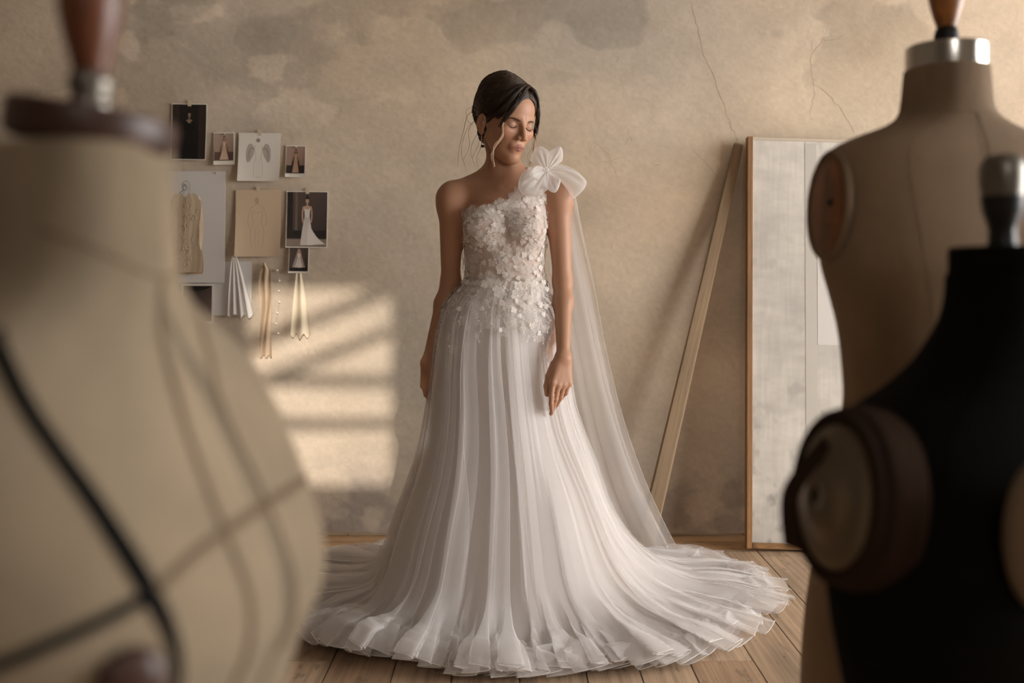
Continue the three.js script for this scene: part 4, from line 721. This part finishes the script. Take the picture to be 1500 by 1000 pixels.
// ---------------------------------------------------------------- leaning board and batten
const oak = std(0xffffff, 0.55, { map: grain([148, 108, 68], 12) }), paleWood = std(0xffffff, 0.8, { map: grain([154, 130, 102], 17, 0.18) });
{
  const t = thing('framed_board', 'tall whitewashed board in a thin wooden frame leaning against the plaster wall', 'board', [1.275, 0.001, -4.03]);
  t.rotation.set(-0.107, 0, -0.028, 'ZXY');
  const W = 0.66, H = 1.7, R = 0.024, D = 0.036;
  const chalk = pixelTexture(512, 1024, (x, y) => { const u = x / 512, v = y / 1024, b = fbm(u * 3, v * 8, 5), f = fbm(u * 60, v * 14, 3), g = fbm(u * 9 + b * 2, v * 60, 3), s = sstep(0.6, 0.78, fbm(u * 7 + 5, v * 16 + 2, 4)) * (0.5 + sstep(0.4, 0, v)); const k = 1 + (b - 0.5) * 0.22 + (f - 0.5) * 0.07 + (g - 0.5) * 0.1 - s * 0.16; return [206 * k, 199 * k, 189 * k]; });
  part('panel', box(-W / 2 + R * 0.7, W / 2 - R * 0.7, R * 0.7, H - 0.008, -0.012, 0.006), std(0xffffff, 0.55, { map: chalk, clearcoat: 0.25, clearcoatRoughness: 0.25 }), t, 'whitewashed panel');
  part('rail', rbox(R, H, D, 0.003).translate(-W / 2 + R / 2, H / 2, 0), oak, t); part('rail', rbox(R, H, D, 0.003).translate(W / 2 - R / 2, H / 2, 0), oak, t);
  part('rail', rbox(W - 2 * R, R, D, 0.003).translate(0, R / 2, 0), oak, t);
  part('top_lath', rbox(W - 2 * R, 0.012, 0.02, 0.002).translate(0, H - 0.007, 0), std(lin(206, 192, 172), 0.8), t, 'pale lath along the top');
  const reflectBand = std(lin(200, 193, 183), 0.8), sheet = std(lin(218, 212, 205), 0.6);  // both colours stand for a window reflected in the panel
  part('reflection_band', box(-0.085, -0.037, 0.03, H - 0.02, 0.006, 0.0072), reflectBand, t); part('reflected_window', box(-0.035, 0.3, 0.83, 1.28, 0.006, 0.0076), sheet, t);  // thin slabs added as that reflection: a dark band and a pale rectangle
}
{
  const a = V(0.5417, 0.0, -4.06), b = V(0.972, 1.68, -4.262), len = a.distanceTo(b), t = thing('batten', 'long pale wooden batten leaning diagonally against wall beside framed board', 'pole', [a.x, a.y, a.z]);
  t.quaternion.setFromUnitVectors(V(0, 1, 0), b.clone().sub(a).normalize());
  const g = new RoundedBoxGeometry(0.072, len, 0.026, 3, 0.01).translate(0, len / 2, 0), p = g.attributes.position;
  for (let i = 0; i < p.count; i++) { const k = 1 - 0.42 * p.getY(i) / len; p.setX(i, p.getX(i) * k); p.setZ(i, p.getZ(i) * k); }
  part('shaft', g, paleWood, t);
  part('end_cap', rbox(0.073, 0.012, 0.028, 0.003).translate(0, 0.008, 0), paleWood, t);
}
// ---------------------------------------------------------------- pinned to the wall
const PXM = FOCAL / 4.276, wallAt = (px, py, off = 0.006) => { const p = at(px, py, -WALL_Z); return [p.x, p.y, WALL_Z + off]; };
function sheetGeo(w, h, curl, skew = 0) { const g = new THREE.BoxGeometry(w, h, 0.0007, 10, 12, 1), p = g.attributes.position; for (let i = 0; i < p.count; i++) { const x = p.getX(i) / w, y = p.getY(i) / h; p.setZ(i, p.getZ(i) + curl * ((0.5 - y) * (0.5 - y)) + curl * 0.7 * Math.pow(Math.abs(x + skew), 3) * 4 * (0.5 - y)); } g.computeVertexNormals(); return g; }
const paperWhite = std(lin(226, 216, 202), 0.85), paperCool = std(lin(214, 208, 202), 0.9), paperTan = std(lin(206, 178, 150), 0.9), tapeMat = std(lin(214, 196, 166), 0.6, { transparent: true, opacity: 0.85 });
const pinMat = std(lin(200, 180, 150), 0.35, { metalness: 0.6 }), pearl = std(lin(232, 220, 206), 0.25, { clearcoat: 0.6 });
const printMat = (w, h, draw, rough = 0.45) => std(0xffffff, rough, { map: canvasTexture(canvas(w, h, draw)) });
function tapeBit(parent, x, y, w = 0.016, h = 0.026) { part('tape', box(x - w / 2, x + w / 2, y - h * 0.45, y + h * 0.55, 0.0014, 0.0022), tapeMat, parent); }
function pin(parent, x, y, z = 0.002) { part('pin', lathe([[0, 0.007], [0.0028, 0.0062], [0.0034, 0.004], [0.002, 0.002], [0.0028, 0], [0, -0.001]], 14).rotateX(Math.PI / 2).translate(x, y, z), pinMat, parent); }
// a gowned figure, f: colours; drawn to fill w x h
function figure(c, w, h, { x = 0.5, top = 0.08, foot = 0.97, gown, skinC, hairC, flare = 0.2, arms = true, veil }) {
  const X = x * w, T = top * h, Hh = (foot - top) * h, Y = (k) => T + Hh * k;
  if (veil) { c.fillStyle = veil; c.beginPath(); c.moveTo(X - 0.04 * w, Y(0.02)); c.quadraticCurveTo(X - 0.26 * w, Y(0.6), X - flare * 1.5 * w, Y(1)); c.lineTo(X + flare * 1.5 * w, Y(1)); c.quadraticCurveTo(X + 0.2 * w, Y(0.5), X + 0.04 * w, Y(0.02)); c.fill(); }
  c.fillStyle = skinC; c.beginPath(); c.ellipse(X, Y(0.08), 0.042 * w, 0.058 * Hh, 0, 0, 7); c.fill(); c.fillRect(X - 0.018 * w, Y(0.12), 0.036 * w, Hh * 0.07);
  c.beginPath(); c.moveTo(X - 0.1 * w, Y(0.2)); c.quadraticCurveTo(X, Y(0.16), X + 0.1 * w, Y(0.2)); c.lineTo(X + 0.07 * w, Y(0.3)); c.lineTo(X - 0.07 * w, Y(0.3)); c.fill();
  if (arms) { c.strokeStyle = skinC; c.lineWidth = 0.035 * w; c.lineCap = 'round'; for (const s of [-1, 1]) { c.beginPath(); c.moveTo(X + s * 0.095 * w, Y(0.21)); c.quadraticCurveTo(X + s * 0.14 * w, Y(0.36), X + s * 0.1 * w, Y(0.52)); c.stroke(); } }
  c.fillStyle = gown; c.beginPath(); c.moveTo(X - 0.075 * w, Y(0.23)); c.quadraticCurveTo(X, Y(0.29), X + 0.075 * w, Y(0.23)); c.lineTo(X + 0.06 * w, Y(0.41)); c.quadraticCurveTo(X + 0.12 * w, Y(0.65), X + flare * w, Y(1)); c.lineTo(X - flare * w, Y(1)); c.quadraticCurveTo(X - 0.12 * w, Y(0.65), X - 0.06 * w, Y(0.41)); c.fill();
  c.strokeStyle = 'rgba(60,45,35,0.22)'; c.lineWidth = 0.01 * w; for (let i = -3; i <= 3; i++) { c.beginPath(); c.moveTo(X + i * 0.015 * w, Y(0.43)); c.quadraticCurveTo(X + i * 0.025 * w, Y(0.7), X + i * flare * 0.28 * w, Y(1)); c.stroke(); }
  c.fillStyle = hairC; c.beginPath(); c.ellipse(X, Y(0.045), 0.047 * w, 0.05 * Hh, 0, Math.PI, 2 * Math.PI); c.fill(); c.beginPath(); c.ellipse(X, Y(0.0), 0.026 * w, 0.03 * Hh, 0, 0, 7); c.fill();
}
function sketch(c, w, h, o = {}) {
  c.fillStyle = o.paper ?? '#e2d9cc'; c.fillRect(0, 0, w, h); c.lineCap = 'round';
  const line = (pts, lw = 1.6, a = 0.55) => { c.strokeStyle = `rgba(${o.ink ?? '92,76,64'},${a})`; c.lineWidth = lw; c.beginPath(); pts.forEach(([x, y], i) => (i ? c.lineTo(x * w, y * h) : c.moveTo(x * w, y * h))); c.stroke(); };
  const curve = (p, lw, a) => { c.strokeStyle = `rgba(${o.ink ?? '92,76,64'},${a ?? 0.5})`; c.lineWidth = lw ?? 1.6; c.beginPath(); c.moveTo(p[0] * w, p[1] * h); c.bezierCurveTo(p[2] * w, p[3] * h, p[4] * w, p[5] * h, p[6] * w, p[7] * h); c.stroke(); };
  return { line, curve, fill: (col, f) => { c.fillStyle = col; c.beginPath(); f(c); c.fill(); } };
}
const photoBack = (c, w, h, a, b) => { const g = c.createLinearGradient(0, 0, w, h); g.addColorStop(0, a); g.addColorStop(1, b); c.fillStyle = g; c.fillRect(0, 0, w, h); };
function pinned(name, label, category, x0, y0, x1, y1, paper, o = {}) {
  const w = (x1 - x0) / PXM, h = (y1 - y0) / PXM, t = thing(name, label, category, wallAt((x0 + x1) / 2, (y0 + y1) / 2, o.off ?? 0.006), 0, o.group);
  t.rotation.z = o.tilt ?? 0;
  part('paper', sheetGeo(w, h, o.curl ?? 0.01), paper, t);
  if (o.print) { const m = o.margin ?? [0.004, 0.004, 0.004, 0.004], pw = w - m[0] - m[1], ph = h - m[2] - m[3], g = sheetGeo(pw, ph, (o.curl ?? 0.01) * 0.92).translate((m[0] - m[1]) / 2, (m[3] - m[2]) / 2, 0.0012); part('print', g, o.print, t); }
  if (o.tape) tapeBit(t, 0, h / 2);
  if (o.pin) pin(t, o.pin[0] * w, h / 2 - 0.008);
  return t;
}
pinned('photograph', 'dark photograph of woman in black gown, white border, taped highest on wall', 'photo', 252, 152, 304, 235, paperWhite, { tilt: -0.012, tape: 1, print: printMat(208, 340, (c, w, h) => { photoBack(c, w, h, '#241c17', '#0f0d0c'); c.fillStyle = '#33271e'; c.fillRect(0, 0, w * 0.2, h); c.fillRect(w * 0.78, 0, w * 0.2, h); figure(c, w, h, { top: 0.12, gown: '#0a0908', skinC: '#8d7460', hairC: '#15100d', flare: 0.2, arms: false }); c.strokeStyle = '#0c0a09'; c.lineWidth = 20; for (const s of [-1, 1]) { c.beginPath(); c.moveTo(w * 0.5 + s * 18, h * 0.3); c.quadraticCurveTo(w * 0.5 + s * 38, h * 0.42, w * 0.5 + s * 12, h * 0.46); c.stroke(); } }) });
pinned('instant_photograph', 'instant photo of woman in pale rose gown, beside dark photograph', 'photo', 314, 194, 345, 242, paperWhite, { tilt: 0.02, pin: [0, 0], margin: [0.005, 0.005, 0.005, 0.018], print: printMat(180, 240, (c, w, h) => { photoBack(c, w, h, '#b39c8a', '#8a7060'); c.fillStyle = '#5c463c'; c.fillRect(0, h * 0.68, w, h * 0.32); figure(c, w, h, { top: 0.1, gown: '#d0b29a', skinC: '#b58c70', hairC: '#3a2a22', flare: 0.24, veil: 'rgba(90,62,50,0.55)' }); }) });
pinned('sketch', 'pencil sketch of gown with winged sleeves on white paper, between two instant photos', 'drawing', 350, 195, 411, 266, paperWhite, { tilt: -0.01, tape: 1, curl: 0.016, margin: [0.001, 0.001, 0.001, 0.001], print: printMat(256, 300, (c, w, h) => { const s = sketch(c, w, h); for (const k of [-1, 1]) { const m = (p) => p.map((v, i) => (i % 2 ? v : 0.48 + k * (v - 0.48))); s.fill('rgba(120,108,96,0.42)', () => { c.moveTo(w * (0.48 + k * 0.1), h * 0.34); c.bezierCurveTo(w * (0.48 + k * 0.16), h * 0.12, w * (0.48 + k * 0.32), h * 0.22, w * (0.48 + k * 0.3), h * 0.5); c.bezierCurveTo(w * (0.48 + k * 0.28), h * 0.68, w * (0.48 + k * 0.2), h * 0.6, w * (0.48 + k * 0.12), h * 0.46); }); for (let i = 0; i < 6; i++) s.curve(m([0.58, 0.34, 0.62 + i * 0.02, 0.25, 0.74, 0.3 + i * 0.03, 0.66 + i * 0.02, 0.62]), 1, 0.4); s.curve(m([0.56, 0.26, 0.6, 0.4, 0.53, 0.45, 0.54, 0.52]), 2); s.curve(m([0.54, 0.52, 0.6, 0.65, 0.6, 0.8, 0.57, 0.92]), 1.6); s.curve(m([0.5, 0.54, 0.53, 0.7, 0.52, 0.8, 0.5, 0.92]), 1.2, 0.35); } s.fill('rgba(96,80,68,0.55)', () => c.ellipse(w * 0.47, h * 0.15, w * 0.05, h * 0.045, 0, 0, 7)); s.line([[0.43, 0.92], [0.55, 0.93]], 1.4); }, 0.9) });
pinned('instant_photograph', 'instant photo of woman in dark cape over rose gown, right of winged sketch', 'photo', 419, 213, 449, 260, paperWhite, { tilt: -0.012, pin: [0, 0], margin: [0.005, 0.005, 0.005, 0.016], print: printMat(180, 240, (c, w, h) => { photoBack(c, w, h, '#a88c7c', '#7d6256'); c.fillStyle = '#2e231e'; c.fillRect(0, h * 0.7, w, h * 0.3); figure(c, w, h, { top: 0.1, gown: '#b08c74', skinC: '#a07c64', hairC: '#2a1e18', flare: 0.18, veil: 'rgba(44,30,25,0.9)' }); }) });
pinned('poster_sheet', 'large pale sheet with pencil head sketch, behind hanging beige lace top', 'paper', 238, 251, 331, 414, paperCool, { curl: 0.012, margin: [0.001, 0.001, 0.001, 0.001], print: printMat(372, 652, (c, w, h) => { const s = sketch(c, w, h, { paper: '#d4cdc6', ink: '60,50,46' }); s.curve([0.4, 0.09, 0.34, 0.07, 0.3, 0.12, 0.34, 0.17], 2.4, 0.7); s.curve([0.4, 0.09, 0.46, 0.11, 0.44, 0.16, 0.42, 0.19], 1.8, 0.6); s.curve([0.34, 0.12, 0.38, 0.1, 0.42, 0.13, 0.4, 0.17], 1.6, 0.55); s.curve([0.36, 0.17, 0.35, 0.2, 0.3, 0.21, 0.24, 0.22], 1.6, 0.6); s.curve([0.42, 0.19, 0.43, 0.21, 0.5, 0.21, 0.54, 0.22], 1.6, 0.6); s.line([[0.36, 0.13], [0.37, 0.135]], 3, 0.7); s.line([[0.4, 0.14], [0.41, 0.143]], 3, 0.7); s.line([[0.385, 0.165], [0.4, 0.167]], 2, 0.7); for (let i = 0; i < 9; i++) s.curve([0.32 + i * 0.008, 0.1 + i * 0.002, 0.3, 0.12, 0.3 + i * 0.01, 0.14, 0.33, 0.16 + i * 0.002], 1, 0.3); }, 0.9), pin: [0.36, 0] });
pinned('sketch', 'pencil figure sketch on tan paper, below the winged gown sketch', 'drawing', 346, 278, 412, 376, paperTan, { tilt: 0.004, curl: 0.02, tape: 1, margin: [0.001, 0.001, 0.001, 0.001], print: printMat(264, 392, (c, w, h) => { const s = sketch(c, w, h, { paper: '#cfb598', ink: '112,84,62' }); s.fill('rgba(120,92,70,0.25)', () => c.ellipse(w * 0.47, h * 0.16, w * 0.05, h * 0.05, 0, 0, 7)); for (const k of [-1, 1]) { const m = (p) => p.map((v, i) => (i % 2 ? v : 0.48 + k * (v - 0.48))); s.curve(m([0.5, 0.2, 0.52, 0.25, 0.6, 0.24, 0.63, 0.28]), 1.8); s.curve(m([0.63, 0.28, 0.68, 0.4, 0.72, 0.46, 0.66, 0.56]), 1.8); s.curve(m([0.59, 0.32, 0.62, 0.42, 0.56, 0.44, 0.56, 0.5]), 1.8); s.curve(m([0.56, 0.5, 0.7, 0.6, 0.6, 0.8, 0.58, 0.93]), 1.8); s.curve(m([0.5, 0.56, 0.54, 0.7, 0.5, 0.8, 0.52, 0.93]), 1.3, 0.35); s.curve(m([0.48, 0.34, 0.54, 0.36, 0.56, 0.32, 0.6, 0.3]), 1.3); } s.line([[0.42, 0.93], [0.56, 0.935]], 1.6); }, 0.9) });
pinned('photograph', 'photograph of bride in white gown with long train, right of tan sketch', 'photo', 420, 280, 481, 363, paperWhite, { tilt: -0.01, tape: 1, print: printMat(244, 332, (c, w, h) => { photoBack(c, w, h, '#5c4c44', '#3a302b'); c.fillStyle = '#2a2320'; c.fillRect(0, 0, w * 0.14, h * 0.8); c.fillRect(0, h * 0.7, w, h * 0.14); c.fillStyle = '#6e5c50'; c.fillRect(w * 0.2, 0, w * 0.06, h * 0.7); c.fillStyle = '#8a7a6c'; c.fillRect(0, h * 0.86, w, h * 0.14); figure(c, w, h, { x: 0.5, top: 0.09, gown: '#d8ccc2', skinC: '#b8967e', hairC: '#241a15', flare: 0.16 }); c.fillStyle = '#ddd2c8'; c.beginPath(); c.moveTo(w * 0.54, h * 0.55); c.quadraticCurveTo(w * 0.7, h * 0.85, w * 0.98, h * 0.95); c.lineTo(w * 0.5, h * 0.97); c.fill(); }) });
pinned('photograph', 'small photograph of veiled bride overlapping the larger bride photo below', 'photo', 424, 357, 454, 400, paperWhite, { off: 0.012, tilt: -0.01, margin: [0.004, 0.004, 0.004, 0.008], print: printMat(180, 240, (c, w, h) => { photoBack(c, w, h, '#5a4840', '#3c302a'); figure(c, w, h, { top: 0.12, gown: '#d6c6ba', skinC: '#a88670', hairC: '#1e1612', flare: 0.26, veil: 'rgba(190,176,166,0.7)' }); c.fillStyle = '#241c18'; c.fillRect(0, h * 0.86, w, h * 0.14); }) });
pinned('paper_sheet', 'plain pale sheet tucked behind the hanging grey tulle swatch', 'paper', 302, 383, 369, 462, paperCool, { off: 0.003, curl: 0.006 });
pinned('photograph', 'dark photograph in white border, lowest, half hidden by near dress form', 'photo', 266, 415, 315, 474, paperWhite, { off: 0.009, margin: [0.01, 0.01, 0.01, 0.01], print: printMat(160, 200, (c, w, h) => { photoBack(c, w, h, '#221a18', '#8a7468'); c.fillStyle = '#171210'; c.beginPath(); c.moveTo(0, 0); c.lineTo(w, 0); c.quadraticCurveTo(w * 0.7, h * 0.2, 0, h * 0.12); c.fill(); }) });
// fabric pieces
const laceBeige = std(lin(190, 168, 140), 0.85, { sheen: 0.3, sheenColor: new THREE.Color(1, 0.9, 0.8) }), laceDark = std(lin(186, 152, 112), 0.9), laceThread = std(lin(206, 186, 158), 0.8);
{
  const t = thing('lace_top', 'beige lace top on small hanger, hanging in front of large pale sheet', 'garment', wallAt(277, 342, 0.045));
  const m = 1 / PXM, side = (y) => lerp(20, 23, y) + 2.4 * Math.sin(y * 9);
  const body = (u, v) => { const q = u * 2 - 1, yy = 57 - v * 114, half = v < 0.08 ? lerp(15, 21, v / 0.08) : side(v), neck = v < 0.3 ? Math.max(0, 1 - Math.abs(q) * 3.2) * 7 * (1 - v / 0.3) : 0; return [q * half * m, (yy - neck) * m, 0.001 * Math.sin(q * 5 + v * 3) + 0.0002 * Math.sin(q * 17 + v * 6) + 0.006]; };
  part('front', grid(48, 60, body), laceBeige, t); part('back', grid(24, 24, (u, v) => { const p = body(u, v); return [p[0] * 0.98, p[1] - 0.006, -0.012]; }), laceDark, t);
  for (const s of [-1, 1]) part('sleeve_edge', grid(6, 30, (u, v) => [s * (20 + u * 6 * Math.sin(Math.PI * clamp(v * 1.1)) ) * m, (54 - v * 96) * m, 0.004 - u * 0.006]), laceBeige, t);
  const sprig = []; for (let i = 0; i < 46; i++) { const u = rr(0.08, 0.92), v = rr(0.06, 0.97), a = rr(0, 6.3), pts = []; for (let k = 0; k < 6; k++) { const b = body(clamp(u + Math.cos(a + k * 0.5) * 0.02 * k, 0.02, 0.98), clamp(v + Math.sin(a + k * 0.5) * 0.012 * k, 0.01, 0.99)); pts.push(V(b[0], b[1], b[2] + 0.0012)); } sprig.push(tube(pts, 0.0008, 10, 4)); }
  part('embroidery', sprig, laceThread, t).userData.kind = 'stuff';
  part('hanger', tube([V(-0.04, 0.158, 0.004), V(-0.012, 0.178, 0.004), V(0, 0.184, 0.004), V(0.004, 0.196, 0.004), V(-0.004, 0.204, 0.004), V(-0.008, 0.198, 0.004)], 0.0011, 30, 6), iron, t);
}
function hung(name, label, px, py, w0, w1, len, folds, mat, sway = 0, off = 0.012) {
  const t = thing(name, label, 'fabric', wallAt(px, py, off)), m = 1 / PXM;
  part('cloth', grid(60, 40, (u, v) => { const q = u - 0.5, e = Math.pow(v, 0.75), w = lerp(w0, w1, e), f = Math.sin(q * folds * 6.283 + 1.2 * v); return [(q * w + sway * v) * m, -v * len * m * (1 + 0.035 * Math.sin(u * 17) * v - 0.06 * Math.abs(q) * v), 0.004 + (0.003 + 0.011 * v) * (f * 0.5 + 0.5)]; }), mat, t);
  pin(t, 0, -0.002, 0.012);
  return t;
}
hung('tulle_swatch', 'grey white gathered tulle swatch pinned at its tip, flaring downwards', 345, 374, 4, 38, 90, 3.5, std(lin(222, 214, 206), 0.9, { transparent: true, opacity: 0.72 }), 10);
hung('fabric_swatch', 'cream fabric swatch hanging in a narrow flare below small veiled bride photo', 439, 391, 3, 29, 102, 1.4, std(lin(206, 190, 164), 0.85), 3);
{ const t = thing('ribbon', 'long tan satin ribbon pinned up by its middle, two tails hanging down', 'ribbon', wallAt(390, 385, 0.012)), m = 1 / PXM, rib = std(lin(180, 154, 126), 0.5, { sheen: 0.5, sheenColor: new THREE.Color(1, 0.9, 0.8) });
  for (const [x0, x1, w, z] of [[-3.5, -2, 11, 0.004], [4, 5, 9, 0.009]]) part('ribbon_tail', grid(10, 50, (u, v) => [(lerp(x0 * sstep(0, 0.08, v), x1, v) + (u - 0.5) * w * (0.35 + 0.65 * sstep(0, 0.12, v)) + Math.sin(v * 9 + x0) * 0.7) * m, -(v * (138 - (u > 0.3 && u < 0.7 ? 3 : 0)) - 0) * m, z + 0.003 * Math.sin(u * 5 + v * 8)]), rib, t);
  pin(t, 0, -0.002, 0.012); }
{ const t = thing('pearl_strand', 'fine thread of small pearls pinned beside the tan ribbon', 'beads', wallAt(407, 396, 0.006)), m = 1 / PXM, pts = [[0, 0], [3, -15], [2, -30], [3, -46], [0, -62], [-2, -78], [1, -92]];
  part('thread', tube(pts.map(([x, y]) => V(x * m, y * m, 0.004)), 0.0005, 40, 4), laceThread, t);
  for (const [x, y] of pts) part('pearl', new THREE.SphereGeometry(0.0046, 14, 10).translate(x * m, y * m, 0.005), pearl, t); }

renderer.render(scene, camera);
